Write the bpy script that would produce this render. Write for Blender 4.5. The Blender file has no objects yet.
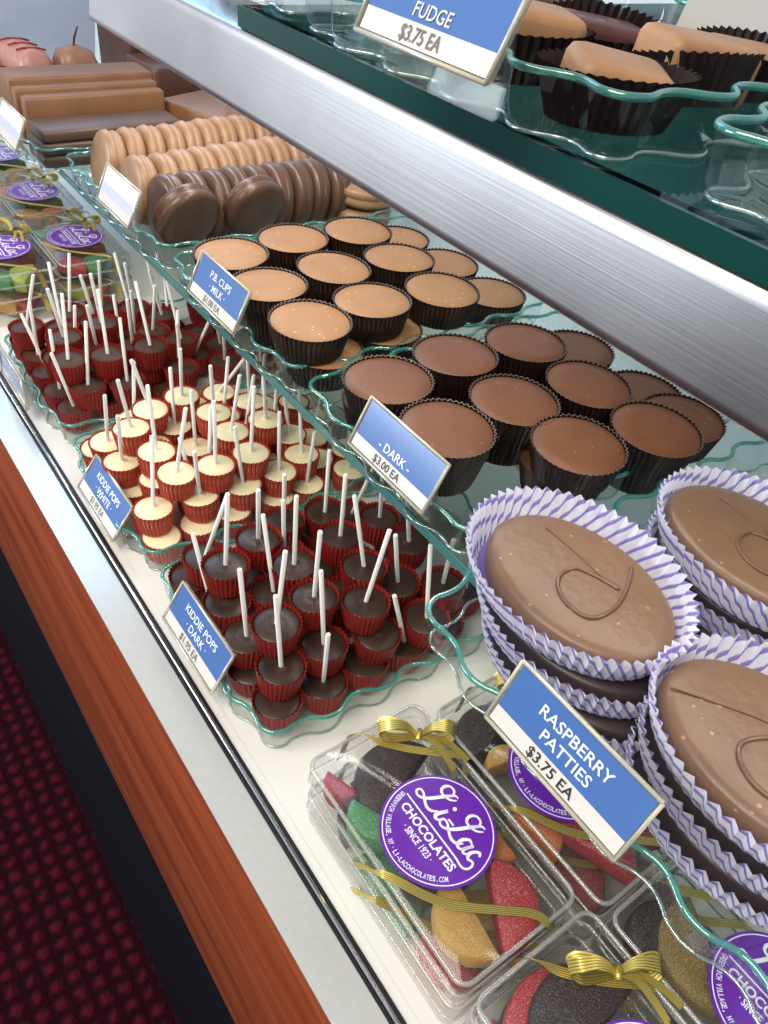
import bpy, math, random
from mathutils import Vector, Matrix
random.seed(7)
C = bpy.context.scene.collection
DECK = 0.885            # height of the case's white deck above the carpet
SHELF = DECK + 0.113    # top of the lower glass shelf
UPPER = DECK + 0.3228   # top of the upper glass shelf
PI = math.pi

# ------------------------------------------------------------------ materials
def new_mat(name):
    m = bpy.data.materials.new(name); m.use_nodes = True
    nt = m.node_tree
    for n in list(nt.nodes): nt.nodes.remove(n)
    return m, nt, nt.nodes.new('ShaderNodeOutputMaterial')

def principled(name, col, rough=0.5, metal=0.0, spec=0.5, var=0.0, vscale=40, bump=0.0, bscale=200, sss=0.0, coat=0.0,
               spots=None, trans=0.0, dark=None):
    m, nt, out = new_mat(name)
    b = nt.nodes.new('ShaderNodeBsdfPrincipled')
    nt.links.new(b.outputs[0], out.inputs[0])
    b.inputs['Base Color'].default_value = (*col, 1)
    b.inputs['Roughness'].default_value = rough
    b.inputs['Metallic'].default_value = metal
    b.inputs['Specular IOR Level'].default_value = spec
    if coat: b.inputs['Coat Weight'].default_value = coat
    if trans: b.inputs['Transmission Weight'].default_value = trans
    if sss:
        b.inputs['Subsurface Weight'].default_value = sss
        b.inputs['Subsurface Radius'].default_value = (0.008, 0.004, 0.003)
    tc = nt.nodes.new('ShaderNodeTexCoord')
    if var > 0 or spots:
        n = nt.nodes.new('ShaderNodeTexNoise'); n.inputs['Scale'].default_value = vscale; n.inputs['Detail'].default_value = 3
        nt.links.new(tc.outputs['Object'], n.inputs['Vector'])
        oi = nt.nodes.new('ShaderNodeObjectInfo')
        r = nt.nodes.new('ShaderNodeValToRGB')
        d = dark or tuple(c * (1 - var) for c in col)
        l = tuple(min(1, c * (1 + var)) for c in col)
        r.color_ramp.elements[0].position = 0.3; r.color_ramp.elements[0].color = (*d, 1)
        r.color_ramp.elements[1].position = 0.7; r.color_ramp.elements[1].color = (*l, 1)
        nt.links.new(n.outputs['Fac'], r.inputs['Fac'])
        last = r.outputs['Color']
        if spots:
            v = nt.nodes.new('ShaderNodeTexVoronoi'); v.inputs['Scale'].default_value = spots[1]
            ad = nt.nodes.new('ShaderNodeVectorMath'); ad.operation = 'ADD'
            sc = nt.nodes.new('ShaderNodeVectorMath'); sc.operation = 'SCALE'
            cx = nt.nodes.new('ShaderNodeCombineXYZ'); nt.links.new(oi.outputs['Random'], cx.inputs[0]); nt.links.new(oi.outputs['Random'], cx.inputs[1])
            nt.links.new(cx.outputs[0], sc.inputs[0]); sc.inputs['Scale'].default_value = 7.0
            nt.links.new(tc.outputs['Object'], ad.inputs[0]); nt.links.new(sc.outputs[0], ad.inputs[1])
            nt.links.new(ad.outputs[0], v.inputs['Vector'])
            lt = nt.nodes.new('ShaderNodeMath'); lt.operation = 'LESS_THAN'; lt.inputs[1].default_value = spots[2]
            nt.links.new(v.outputs['Distance'], lt.inputs[0])
            # keep only some of the cells
            gt = nt.nodes.new('ShaderNodeMath'); gt.operation = 'GREATER_THAN'; gt.inputs[1].default_value = spots[3]
            sx = nt.nodes.new('ShaderNodeSeparateColor'); nt.links.new(v.outputs['Color'], sx.inputs[0]); nt.links.new(sx.outputs[0], gt.inputs[0])
            mu = nt.nodes.new('ShaderNodeMath'); mu.operation = 'MULTIPLY'; nt.links.new(lt.outputs[0], mu.inputs[0]); nt.links.new(gt.outputs[0], mu.inputs[1])
            mx = nt.nodes.new('ShaderNodeMix'); mx.data_type = 'RGBA'
            nt.links.new(mu.outputs[0], mx.inputs[0]); nt.links.new(last, mx.inputs[6]); mx.inputs[7].default_value = (*spots[0], 1)
            last = mx.outputs[2]
        nt.links.new(last, b.inputs['Base Color'])
    if bump > 0:
        n2 = nt.nodes.new('ShaderNodeTexNoise'); n2.inputs['Scale'].default_value = bscale; n2.inputs['Detail'].default_value = 4
        nt.links.new(tc.outputs['Object'], n2.inputs['Vector'])
        bp = nt.nodes.new('ShaderNodeBump'); bp.inputs['Strength'].default_value = bump; bp.inputs['Distance'].default_value = 0.002
        nt.links.new(n2.outputs['Fac'], bp.inputs['Height']); nt.links.new(bp.outputs[0], b.inputs['Normal'])
    return m

def thin_glass(name, tint=(0.95, 0.985, 0.97), base=0.04, power=4.0, gain=0.6, rough=0.03, frost=0.0, frost_col=(0.9, 0.95, 0.95)):
    """A thin clear sheet: transparent, glossier towards grazing angles, with an optional touch of milky diffuse."""
    m, nt, out = new_mat(name)
    tr = nt.nodes.new('ShaderNodeBsdfTransparent'); tr.inputs[0].default_value = (*tint, 1)
    gl = nt.nodes.new('ShaderNodeBsdfGlossy'); gl.inputs['Roughness'].default_value = rough
    lw = nt.nodes.new('ShaderNodeLayerWeight'); lw.inputs[0].default_value = 0.5
    pw = nt.nodes.new('ShaderNodeMath'); pw.operation = 'POWER'; pw.inputs[1].default_value = power
    ma = nt.nodes.new('ShaderNodeMath'); ma.operation = 'MULTIPLY_ADD'; ma.inputs[1].default_value = gain; ma.inputs[2].default_value = base
    nt.links.new(lw.outputs['Facing'], pw.inputs[0]); nt.links.new(pw.outputs[0], ma.inputs[0])
    mx = nt.nodes.new('ShaderNodeMixShader')
    nt.links.new(ma.outputs[0], mx.inputs[0])
    src = tr.outputs[0]
    if frost > 0:
        df = nt.nodes.new('ShaderNodeBsdfDiffuse'); df.inputs[0].default_value = (*frost_col, 1)
        m2 = nt.nodes.new('ShaderNodeMixShader'); m2.inputs[0].default_value = frost
        nt.links.new(tr.outputs[0], m2.inputs[1]); nt.links.new(df.outputs[0], m2.inputs[2]); src = m2.outputs[0]
    nt.links.new(src, mx.inputs[1]); nt.links.new(gl.outputs[0], mx.inputs[2])
    nt.links.new(mx.outputs[0], out.inputs[0])
    return m

def wood_mat():
    m, nt, out = new_mat('cherry wood')
    b = nt.nodes.new('ShaderNodeBsdfPrincipled'); nt.links.new(b.outputs[0], out.inputs[0])
    b.inputs['Roughness'].default_value = 0.42; b.inputs['Specular IOR Level'].default_value = 0.35
    tc = nt.nodes.new('ShaderNodeTexCoord'); mp = nt.nodes.new('ShaderNodeMapping')
    mp.inputs['Scale'].default_value = (1.2, 14, 14)
    nt.links.new(tc.outputs['Object'], mp.inputs[0])
    n = nt.nodes.new('ShaderNodeTexNoise'); n.inputs['Scale'].default_value = 4; n.inputs['Detail'].default_value = 6; n.inputs['Distortion'].default_value = 0.6
    nt.links.new(mp.outputs[0], n.inputs['Vector'])
    r = nt.nodes.new('ShaderNodeValToRGB')
    r.color_ramp.elements[0].position = 0.3; r.color_ramp.elements[0].color = (0.20, 0.034, 0.012, 1)
    r.color_ramp.elements[1].position = 0.7; r.color_ramp.elements[1].color = (0.35, 0.082, 0.030, 1)
    nt.links.new(n.outputs['Fac'], r.inputs['Fac']); nt.links.new(r.outputs['Color'], b.inputs['Base Color'])
    return m

def carpet_mat():
    m, nt, out = new_mat('ribbed maroon carpet')
    b = nt.nodes.new('ShaderNodeBsdfPrincipled'); nt.links.new(b.outputs[0], out.inputs[0])
    b.inputs['Roughness'].default_value = 0.95; b.inputs['Specular IOR Level'].default_value = 0.1
    tc = nt.nodes.new('ShaderNodeTexCoord')
    waves = []
    for d in ('X', 'Y'):
        w = nt.nodes.new('ShaderNodeTexWave'); w.wave_type = 'BANDS'; w.bands_direction = d; w.wave_profile = 'SIN'
        w.inputs['Scale'].default_value = 12.0; w.inputs['Distortion'].default_value = 1.2; w.inputs['Detail'].default_value = 1.0; w.inputs['Detail Scale'].default_value = 5
        nt.links.new(tc.outputs['Object'], w.inputs['Vector']); waves.append(w)
    mu = nt.nodes.new('ShaderNodeMath'); mu.operation = 'MULTIPLY'
    nt.links.new(waves[0].outputs['Fac'], mu.inputs[0]); nt.links.new(waves[1].outputs['Fac'], mu.inputs[1])
    n = nt.nodes.new('ShaderNodeTexNoise'); n.inputs['Scale'].default_value = 260; nt.links.new(tc.outputs['Object'], n.inputs['Vector'])
    ad = nt.nodes.new('ShaderNodeMath'); ad.operation = 'MULTIPLY_ADD'; ad.inputs[1].default_value = 0.5
    nt.links.new(n.outputs['Fac'], ad.inputs[0]); nt.links.new(mu.outputs[0], ad.inputs[2])
    r = nt.nodes.new('ShaderNodeValToRGB')
    r.color_ramp.elements[0].position = 0.25; r.color_ramp.elements[0].color = (0.016, 0.0012, 0.0042, 1)
    r.color_ramp.elements[1].position = 1.0; r.color_ramp.elements[1].color = (0.078, 0.006, 0.015, 1)
    nt.links.new(ad.outputs[0], r.inputs['Fac']); nt.links.new(r.outputs['Color'], b.inputs['Base Color'])
    bp = nt.nodes.new('ShaderNodeBump'); bp.inputs['Strength'].default_value = 0.7; bp.inputs['Distance'].default_value = 0.006
    nt.links.new(ad.outputs[0], bp.inputs['Height']); nt.links.new(bp.outputs[0], b.inputs['Normal'])
    return m

def brushed_mat(name, col, rough=0.3, axis=0, aniso=0.6):
    m, nt, out = new_mat(name)
    b = nt.nodes.new('ShaderNodeBsdfPrincipled'); nt.links.new(b.outputs[0], out.inputs[0])
    b.inputs['Base Color'].default_value = (*col, 1); b.inputs['Metallic'].default_value = 1.0; b.inputs['Roughness'].default_value = rough
    tc = nt.nodes.new('ShaderNodeTexCoord'); mp = nt.nodes.new('ShaderNodeMapping')
    mp.inputs['Scale'].default_value = (6, 900, 900)
    nt.links.new(tc.outputs['Object'], mp.inputs[0])
    n = nt.nodes.new('ShaderNodeTexNoise'); n.inputs['Scale'].default_value = 1.0; n.inputs['Detail'].default_value = 2
    nt.links.new(mp.outputs[0], n.inputs['Vector'])
    bp = nt.nodes.new('ShaderNodeBump'); bp.inputs['Strength'].default_value = 0.03; bp.inputs['Distance'].default_value = 0.001
    nt.links.new(n.outputs['Fac'], bp.inputs['Height']); nt.links.new(bp.outputs[0], b.inputs['Normal'])
    n3 = nt.nodes.new('ShaderNodeTexNoise'); n3.inputs['Scale'].default_value = 9.0; n3.inputs['Detail'].default_value = 3
    nt.links.new(tc.outputs['Object'], n3.inputs['Vector'])
    mr = nt.nodes.new('ShaderNodeMapRange'); mr.inputs[3].default_value = rough * 0.75; mr.inputs[4].default_value = rough * 1.35
    nt.links.new(n3.outputs['Fac'], mr.inputs[0]); nt.links.new(mr.outputs[0], b.inputs['Roughness'])
    return m

def stripe_paper_mat():
    """White pleated paper with slanting lavender stripes, drawn from the mesh's own UVs (u round the cup, v up the wall)."""
    m, nt, out = new_mat('lavender striped paper')
    b = nt.nodes.new('ShaderNodeBsdfPrincipled')
    b.inputs['Roughness'].default_value = 0.7; b.inputs['Specular IOR Level'].default_value = 0.25
    uv = nt.nodes.new('ShaderNodeUVMap'); uv.uv_map = 'UVMap'
    sp = nt.nodes.new('ShaderNodeSeparateXYZ'); nt.links.new(uv.outputs[0], sp.inputs[0])
    m1 = nt.nodes.new('ShaderNodeMath'); m1.operation = 'MULTIPLY'; m1.inputs[1].default_value = 52.0; nt.links.new(sp.outputs[0], m1.inputs[0])
    m2 = nt.nodes.new('ShaderNodeMath'); m2.operation = 'MULTIPLY_ADD'; m2.inputs[1].default_value = 2.2
    nt.links.new(sp.outputs[1], m2.inputs[0]); nt.links.new(m1.outputs[0], m2.inputs[2])
    fr = nt.nodes.new('ShaderNodeMath'); fr.operation = 'FRACT'; nt.links.new(m2.outputs[0], fr.inputs[0])
    r = nt.nodes.new('ShaderNodeValToRGB')
    e = r.color_ramp.elements
    e[0].position = 0.0; e[0].color = (0.26, 0.20, 0.56, 1)
    e[1].position = 0.22; e[1].color = (0.33, 0.27, 0.62, 1)
    a = e.new(0.31); a.color = (0.86, 0.85, 0.93, 1)
    a = e.new(0.94); a.color = (0.86, 0.85, 0.93, 1)
    a = e.new(1.0); a.color = (0.28, 0.22, 0.58, 1)
    nt.links.new(fr.outputs[0], r.inputs['Fac']); nt.links.new(r.outputs['Color'], b.inputs['Base Color'])
    tl = nt.nodes.new('ShaderNodeBsdfTranslucent'); nt.links.new(r.outputs['Color'], tl.inputs[0])
    mx = nt.nodes.new('ShaderNodeMixShader'); mx.inputs[0].default_value = 0.25
    nt.links.new(b.outputs[0], mx.inputs[1]); nt.links.new(tl.outputs[0], mx.inputs[2]); nt.links.new(mx.outputs[0], out.inputs[0])
    return m

def jelly_mat(name, col, sugar=0.45):
    m, nt, out = new_mat(name)
    b = nt.nodes.new('ShaderNodeBsdfPrincipled'); nt.links.new(b.outputs[0], out.inputs[0])
    b.inputs['Roughness'].default_value = 0.45
    b.inputs['Subsurface Weight'].default_value = 0.35; b.inputs['Subsurface Radius'].default_value = (0.01, 0.005, 0.004)
    tc = nt.nodes.new('ShaderNodeTexCoord')
    v = nt.nodes.new('ShaderNodeTexNoise'); v.inputs['Scale'].default_value = 1500; v.inputs['Detail'].default_value = 1
    nt.links.new(tc.outputs['Object'], v.inputs['Vector'])
    r = nt.nodes.new('ShaderNodeValToRGB')
    r.color_ramp.elements[0].position = 0.50; r.color_ramp.elements[0].color = (*col, 1)
    r.color_ramp.elements[1].position = 0.85; r.color_ramp.elements[1].color = (*[c * (1 - sugar) + sugar * 0.9 for c in col], 1)
    nt.links.new(v.outputs['Fac'], r.inputs['Fac']); nt.links.new(r.outputs['Color'], b.inputs['Base Color'])
    bp = nt.nodes.new('ShaderNodeBump'); bp.inputs['Strength'].default_value = 0.5; bp.inputs['Distance'].default_value = 0.001
    nt.links.new(v.outputs['Fac'], bp.inputs['Height']); nt.links.new(bp.outputs[0], b.inputs['Normal'])
    return m

def gold_mat():
    m, nt, out = new_mat('gold cord')
    b = nt.nodes.new('ShaderNodeBsdfPrincipled'); nt.links.new(b.outputs[0], out.inputs[0])
    b.inputs['Metallic'].default_value = 0.75; b.inputs['Roughness'].default_value = 0.36
    uv = nt.nodes.new('ShaderNodeUVMap'); uv.uv_map = 'UVMap'
    sp = nt.nodes.new('ShaderNodeSeparateXYZ'); nt.links.new(uv.outputs[0], sp.inputs[0])
    mu = nt.nodes.new('ShaderNodeMath'); mu.operation = 'MULTIPLY'; mu.inputs[1].default_value = 5.0; nt.links.new(sp.outputs[1], mu.inputs[0])
    fr = nt.nodes.new('ShaderNodeMath'); fr.operation = 'FRACT'; nt.links.new(mu.outputs[0], fr.inputs[0])
    r = nt.nodes.new('ShaderNodeValToRGB')
    r.color_ramp.elements[0].position = 0.15; r.color_ramp.elements[0].color = (0.30, 0.19, 0.02, 1)
    r.color_ramp.elements[1].position = 0.5; r.color_ramp.elements[1].color = (0.88, 0.70, 0.20, 1)
    nt.links.new(fr.outputs[0], r.inputs['Fac']); nt.links.new(r.outputs['Color'], b.inputs['Base Color'])
    bp = nt.nodes.new('ShaderNodeBump'); bp.inputs['Strength'].default_value = 0.5; bp.inputs['Distance'].default_value = 0.0006
    nt.links.new(fr.outputs[0], bp.inputs['Height']); nt.links.new(bp.outputs[0], b.inputs['Normal'])
    return m

M = {}
M['wood'] = wood_mat(); M['carpet'] = carpet_mat()
M['kick'] = principled('navy black laminate', (0.004, 0.006, 0.010), 0.6, spec=0.15)
M['steel'] = brushed_mat('brushed steel', (0.65, 0.63, 0.615), 0.30)
M['trim'] = principled('satin pale trim', (0.66, 0.645, 0.60), 0.2, metal=0.45, var=0.03, vscale=300)
M['deck'] = principled('white deck laminate', (0.80, 0.78, 0.73), 0.26, var=0.03, vscale=12)
M['channel_dark'] = principled('black rubber channel', (0.006, 0.006, 0.008), 0.4)
M['chrome'] = principled('polished bead', (0.75, 0.75, 0.78), 0.15, metal=1.0)
M['shelf_glass'] = thin_glass('clear shelf glass', (0.93, 0.97, 0.955), 0.05, 4, 0.5)
M['upper_glass'] = thin_glass('tinted shelf glass', (0.18, 0.34, 0.31), 0.03, 5, 0.35)
M['glass_edge'] = principled('green glass edge', (0.06, 0.19, 0.18), 0.2, spec=0.6)
M['glass_edge_dark'] = principled('dark green glass edge', (0.006, 0.05, 0.044), 0.2, spec=0.6)
M['tray'] = thin_glass('tray glass', (0.94, 0.975, 0.96), 0.05, 3.0, 0.45)
M['rim'] = thin_glass('teal tray rim', (0.50, 0.86, 0.78), 0.14, 2.0, 0.45, rough=0.08, frost=0.42, frost_col=(0.09, 0.40, 0.33))
M['acrylic'] = thin_glass('clear acrylic', (0.90, 0.89, 0.82), 0.06, 3, 0.5, frost=0.25, frost_col=(0.85, 0.82, 0.70))
M['acrylic_edge'] = principled('cream acrylic edge', (0.62, 0.58, 0.44), 0.25, spec=0.6, trans=0.3)
M['plastic'] = thin_glass('clear box plastic', (0.965, 0.965, 0.955), 0.035, 3.0, 0.55, rough=0.08, frost=0.012, frost_col=(0.95, 0.94, 0.90))  # slight milky tint imitates hazy white reflections on the sides
M['plastic_edge'] = thin_glass('whitened box edge', (0.90, 0.895, 0.88), 0.10, 2.0, 0.5, rough=0.15, frost=0.20, frost_col=(0.92, 0.91, 0.88))  # whitish tint imitates bright reflections along the box edges
M['card_blue'] = principled('blue card', (0.075, 0.165, 0.42), 0.16, coat=0.6)
M['card_white'] = principled('white card', (0.72, 0.68, 0.63), 0.2, coat=0.4)
M['card_pale'] = principled('white card print', (0.80, 0.82, 0.90), 0.3)
M['ink_white'] = principled('pale lettering', (0.78, 0.83, 0.90), 0.35)
M['ink_dark'] = principled('dark lettering', (0.03, 0.025, 0.03), 0.4)
M['ink_grey'] = principled('grey lettering', (0.16, 0.15, 0.14), 0.4)
M['purple'] = principled('purple label', (0.135, 0.022, 0.36), 0.28, coat=0.3)
M['ink_label'] = principled('white label print', (0.86, 0.82, 0.92), 0.35)
M['red_paper'] = principled('red pleated paper', (0.30, 0.018, 0.014), 0.55, sss=0.0)
M['red_paper_bright'] = principled('bright red pleated paper', (0.50, 0.058, 0.03), 0.55)
M['black_paper'] = principled('dark brown pleated paper', (0.014, 0.006, 0.006), 0.4, spec=0.5)
M['dark_choc'] = principled('dark chocolate', (0.042, 0.021, 0.015), 0.33, var=0.35, vscale=60, bump=0.15, bscale=120)
M['pop_brown'] = principled('brown chocolate', (0.080, 0.036, 0.024), 0.42, spec=0.25, var=0.35, vscale=60, bump=0.15, bscale=120)
M['white_choc'] = principled('white chocolate', (0.83, 0.74, 0.47), 0.4, var=0.06, vscale=60, sss=0.15)
M['stick'] = principled('white paper stick', (0.84, 0.81, 0.76), 0.6)
M['pb_milk'] = principled('milk chocolate cup', (0.345, 0.172, 0.074), 0.5, spec=0.3, var=0.12, vscale=30, bump=0.12, bscale=90, spots=((0.58, 0.38, 0.20), 260, 0.20, 0.84))
M['pb_dark'] = principled('dark chocolate cup', (0.145, 0.054, 0.025), 0.46, spec=0.3, var=0.16, vscale=30, bump=0.14, bscale=90, spots=((0.28, 0.15, 0.09), 300, 0.18, 0.86))
M['patty'] = principled('patty chocolate', (0.165, 0.092, 0.056), 0.38, var=0.12, vscale=35, bump=0.22, bscale=140, spots=((0.36, 0.22, 0.13), 190, 0.15, 0.72))
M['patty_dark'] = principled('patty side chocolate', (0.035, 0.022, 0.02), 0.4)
M['drizzle'] = principled('chocolate drizzle', (0.13, 0.062, 0.036), 0.3)
M['stripe_paper'] = stripe_paper_mat()
M['cookie_milk'] = principled('caramel coated cookie', (0.32, 0.178, 0.098), 0.4, var=0.15, vscale=70)
M['cookie_dark'] = principled('dark coated cookie', (0.105, 0.052, 0.034), 0.3, var=0.2, vscale=60)
M['bar_milk'] = principled('caramel chocolate bar', (0.215, 0.098, 0.042), 0.45, var=0.14, vscale=25, bump=0.15, bscale=60)
M['bar_dark'] = principled('dark chocolate bar', (0.10, 0.058, 0.042), 0.4, var=0.18, vscale=25, bump=0.15, bscale=60)
M['block_dark'] = principled('chocolate block', (0.10, 0.04, 0.025), 0.4, var=0.25, vscale=30)
M['cake'] = principled('pale brown coating', (0.26, 0.125, 0.08), 0.4, var=0.15, vscale=40)
M['cake_pink'] = principled('rosy coating', (0.46, 0.21, 0.17), 0.4, var=0.15, vscale=40)
M['red_icing'] = principled('red icing', (0.28, 0.02, 0.02), 0.4)
M['fudge'] = principled('penuche fudge', (0.40, 0.205, 0.095), 0.5, var=0.18, vscale=40, bump=0.2, bscale=90)
M['fudge_dark'] = principled('dark fudge', (0.09, 0.03, 0.022), 0.45, var=0.3, vscale=60, spots=((0.35, 0.06, 0.04), 120, 0.3, 0.6))
M['liner'] = principled('grey white wax paper', (0.62, 0.61, 0.57), 0.6)
M['wax'] = principled('grey wax sheet', (0.36, 0.34, 0.32), 0.5)
M['gold'] = gold_mat()
for k, c in dict(red=(0.36, 0.012, 0.018), yellow=(0.46, 0.25, 0.025), green=(0.045, 0.22, 0.06), choc=(0.022, 0.008, 0.008), orange=(0.55, 0.14, 0.02), lime=(0.34, 0.42, 0.05), olive=(0.20, 0.13, 0.015)).items():
    M['jelly_' + k] = jelly_mat('jelly ' + k, c, 0.16 if k == 'choc' else 0.4)
M['tray_foot'] = thin_glass('tray foot glass', (0.80, 0.92, 0.88), 0.25, 2.0, 0.5, rough=0.1, frost=0.12, frost_col=(0.7, 0.9, 0.85))
M['clip'] = thin_glass('clear clip', (0.95, 0.95, 0.91), 0.012, 4, 0.12, frost=0.04)
M['card_lavender'] = principled('washed lavender print', (0.55, 0.57, 0.80), 0.3)
M['paper_rim'] = principled('lighter paper rim', (0.10, 0.062, 0.045), 0.45)  # rim ring lighter than the dark paper below it
M['wall_shop'] = principled('mauve grey shop wall', (0.46, 0.41, 0.39), 0.7)
M['unseen_dark_panel'] = principled('unseen dark panel', (0.02, 0.014, 0.012), 0.5)
M['wall'] = principled('pale wall', (0.62, 0.66, 0.72), 0.6)
M['reflection_haze'] = thin_glass('bluish reflection haze', (0.85, 0.88, 0.95), 0.18, 2.0, 0.5, rough=0.12, frost=0.42, frost_col=(0.72, 0.76, 0.92))  # milky blue tint puts the haze of a bright reflection into the colour

# ------------------------------------------------------------------ mesh helpers
class MB:
    """Collects vertices and faces (with a material slot each) for ONE mesh."""
    def __init__(self): self.v, self.f, self.s, self.uv = [], [], [], {}
    def add(self, vs, fs, slot=0, uvs=None):
        o = len(self.v); self.v += [tuple(p) for p in vs]
        for i, f in enumerate(fs):
            self.f.append(tuple(o + k for k in f)); self.s.append(slot)
            if uvs: self.uv[len(self.f) - 1] = uvs[i]
        return self
    def box(self, x0, x1, y0, y1, z0, z1, slot=0):
        return self.add([(x0,y0,z0),(x1,y0,z0),(x1,y1,z0),(x0,y1,z0),(x0,y0,z1),(x1,y0,z1),(x1,y1,z1),(x0,y1,z1)],
                        [(3,2,1,0),(4,5,6,7),(0,1,5,4),(1,2,6,5),(2,3,7,6),(3,0,4,7)], slot)
    def rings(self, rings, slot=0, cap0=False, cap1=False, closed=True):
        n = len(rings[0]); vs = [p for r in rings for p in r]; fs = []
        for i in range(len(rings) - 1):
            for j in range(n if closed else n - 1):
                k = (j + 1) % n
                fs.append((i*n + j, i*n + k, (i+1)*n + k, (i+1)*n + j))
        if cap0: fs.append(tuple(range(n - 1, -1, -1)))
        if cap1: fs.append(tuple((len(rings)-1)*n + j for j in range(n)))
        return self.add(vs, fs, slot)
    def tube(self, pts, r, n=8, closed=False, slot=0, flat=None):
        """Sweep a circle (or an ellipse r x flat) along pts."""
        P = [Vector(p) for p in pts]; N = len(P); rings = []
        for i in range(N):
            a = P[(i-1) % N] if (closed or i > 0) else P[i]
            b = P[(i+1) % N] if (closed or i < N-1) else P[i]
            t = (b - a).normalized()
            up = Vector((0, 0, 1)) if abs(t.z) < 0.95 else Vector((1, 0, 0))
            s = t.cross(up).normalized(); u = s.cross(t)
            ri = r[i] if isinstance(r, (list, tuple)) else r
            rings.append([P[i] + s*ri*math.cos(2*PI*k/n) + u*(flat or ri)*math.sin(2*PI*k/n) for k in range(n)])
        if closed: rings.append(rings[0])
        return self.rings(rings, slot, not closed, not closed)
    def strip(self, pts, width, side, thick=0.0004, slot=0):
        """A flat ribbon along pts, width across the SIDE vectors, with u along and v across for the cord pattern."""
        N = len(pts); vs = []; fs = []; uvs = []
        for i, p in enumerate(pts):
            s = Vector(side[i] if isinstance(side, list) else side).normalized()
            w = width[i] if isinstance(width, list) else width
            vs += [Vector(p) - s*w/2, Vector(p) + s*w/2]
        for i in range(N - 1):
            fs.append((2*i, 2*i+1, 2*i+3, 2*i+2)); uvs.append(((i/N, 0), (i/N, 1), ((i+1)/N, 1), ((i+1)/N, 0)))
        return self.add(vs, fs, slot, uvs)
    def mesh(self, name, mats, smooth=True, sharp=None):
        me = bpy.data.meshes.new(name); me.from_pydata(self.v, [], self.f); me.update()
        for m in (mats if isinstance(mats, (list, tuple)) else [mats]): me.materials.append(m)
        for p, s in zip(me.polygons, self.s): p.material_index = s; p.use_smooth = smooth
        if self.uv:
            l = me.uv_layers.new(name='UVMap')
            for fi, q in self.uv.items():
                for li, c in zip(me.polygons[fi].loop_indices, q): l.data[li].uv = c
        if smooth and sharp:
            me.set_sharp_from_angle(angle=math.radians(sharp))
        return me

def obj(name, me, parent=None, loc=None, rot=None):
    o = bpy.data.objects.new(name, me); C.objects.link(o)
    if parent is not None: o.parent = parent
    if loc is not None: o.location = loc
    if rot is not None: o.rotation_euler = rot
    return o
def tag(o, label, cat, group=None):
    o['label'] = label; o['category'] = cat
    if group: o['group'] = group
    return o
def thing(name, label, cat, loc, rot=(0,0,0), group=None):
    o = bpy.data.objects.new(name, None); C.objects.link(o)
    o.empty_display_size = 0.02; o.location = loc; o.rotation_euler = rot
    return tag(o, label, cat, group)
def structure(name, me, loc=None):
    o = obj(name, me, None, loc); o['kind'] = 'structure'; return o

def lathe(profile, n=40, mb=None, slot=0, sx=1.0, sy=1.0):
    mb = mb or MB()
    rings = [[(r*sx*math.cos(2*PI*j/n), r*sy*math.sin(2*PI*j/n), z) for j in range(n)] for r, z in profile]
    return mb.rings(rings, slot, True, True)

def rrect(x0, x1, y0, y1, r, n=6):
    pts = []
    for cx, cy, a in ((x1-r, y1-r, 0), (x0+r, y1-r, 90), (x0+r, y0+r, 180), (x1-r, y0+r, 270)):
        for k in range(n + 1):
            t = math.radians(a + 90*k/n); pts.append((cx + r*math.cos(t), cy + r*math.sin(t)))
    return pts
def ring2(pts, z): return [(x, y, z) for x, y in pts]

def slab(mb, x0, x1, y0, y1, z0, z1, r=0.004, b=0.002, slot=0, n=4):
    """A slab with rounded corners and softened top and bottom edges."""
    rings = []
    for z, ins in ((z0, b), (z0 + b*0.3, b*0.3), (z0 + b, 0), (z1 - b, 0), (z1 - b*0.3, b*0.3), (z1, b)):
        rings.append(ring2(rrect(x0+ins, x1-ins, y0+ins, y1-ins, max(r-ins*0.5, 0.0005), n), z))
    return mb.rings(rings, slot, True, True)

def catmull(pts, m=8, closed=False):
    out = []; N = len(pts); P = [Vector(p) for p in pts]
    rng = range(N) if closed else range(N - 1)
    for i in rng:
        a = P[(i-1) % N] if closed or i > 0 else P[i]
        b, c = P[i], P[(i+1) % N]
        d = P[(i+2) % N] if closed or i < N-2 else c
        for k in range(m):
            t = k/m
            out.append(0.5*((2*b) + (c-a)*t + (2*a-5*b+4*c-d)*t*t + (3*b-a-3*c+d)*t**3))
    if not closed: out.append(P[-1])
    return out

# ------------------------------------------------------------------ lettering
_tc = {}
def glyphs(s, bold=0.0):
    """Flat vertices and faces of a line of text set in Blender's own font (cap height about 0.7)."""
    key = (s, bold)
    if key not in _tc:
        cu = bpy.data.curves.new('lettering', 'FONT'); cu.body = s; cu.size = 1; cu.offset = bold; cu.resolution_u = 3
        o = bpy.data.objects.new('lettering', cu); C.objects.link(o)
        dg = bpy.context.evaluated_depsgraph_get(); dg.update()
        me = bpy.data.meshes.new_from_object(o.evaluated_get(dg))
        _tc[key] = ([tuple(v.co) for v in me.vertices], [tuple(p.vertices) for p in me.polygons])
        bpy.data.objects.remove(o); bpy.data.curves.remove(cu); bpy.data.meshes.remove(me)
    return _tc[key]
def text(mb, s, x, y, cap, width=None, bold=0.0, slot=0, z=0.0, maxw=None, shear=0.0):
    """Centre the line at x with its baseline at y; CAP is the capital height, WIDTH the line's full width."""
    vs, fs = glyphs(s, bold)
    if not vs: return
    x0 = min(v[0] for v in vs); x1 = max(v[0] for v in vs)
    k = cap / 0.70; kx = width/(x1-x0) if width else k
    if maxw and (x1-x0)*kx > maxw: kx = maxw/(x1-x0)
    mb.add([((v[0]-(x0+x1)/2)*kx + x + v[1]*k*shear, y + v[1]*k, z) for v in vs], fs, slot)
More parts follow.
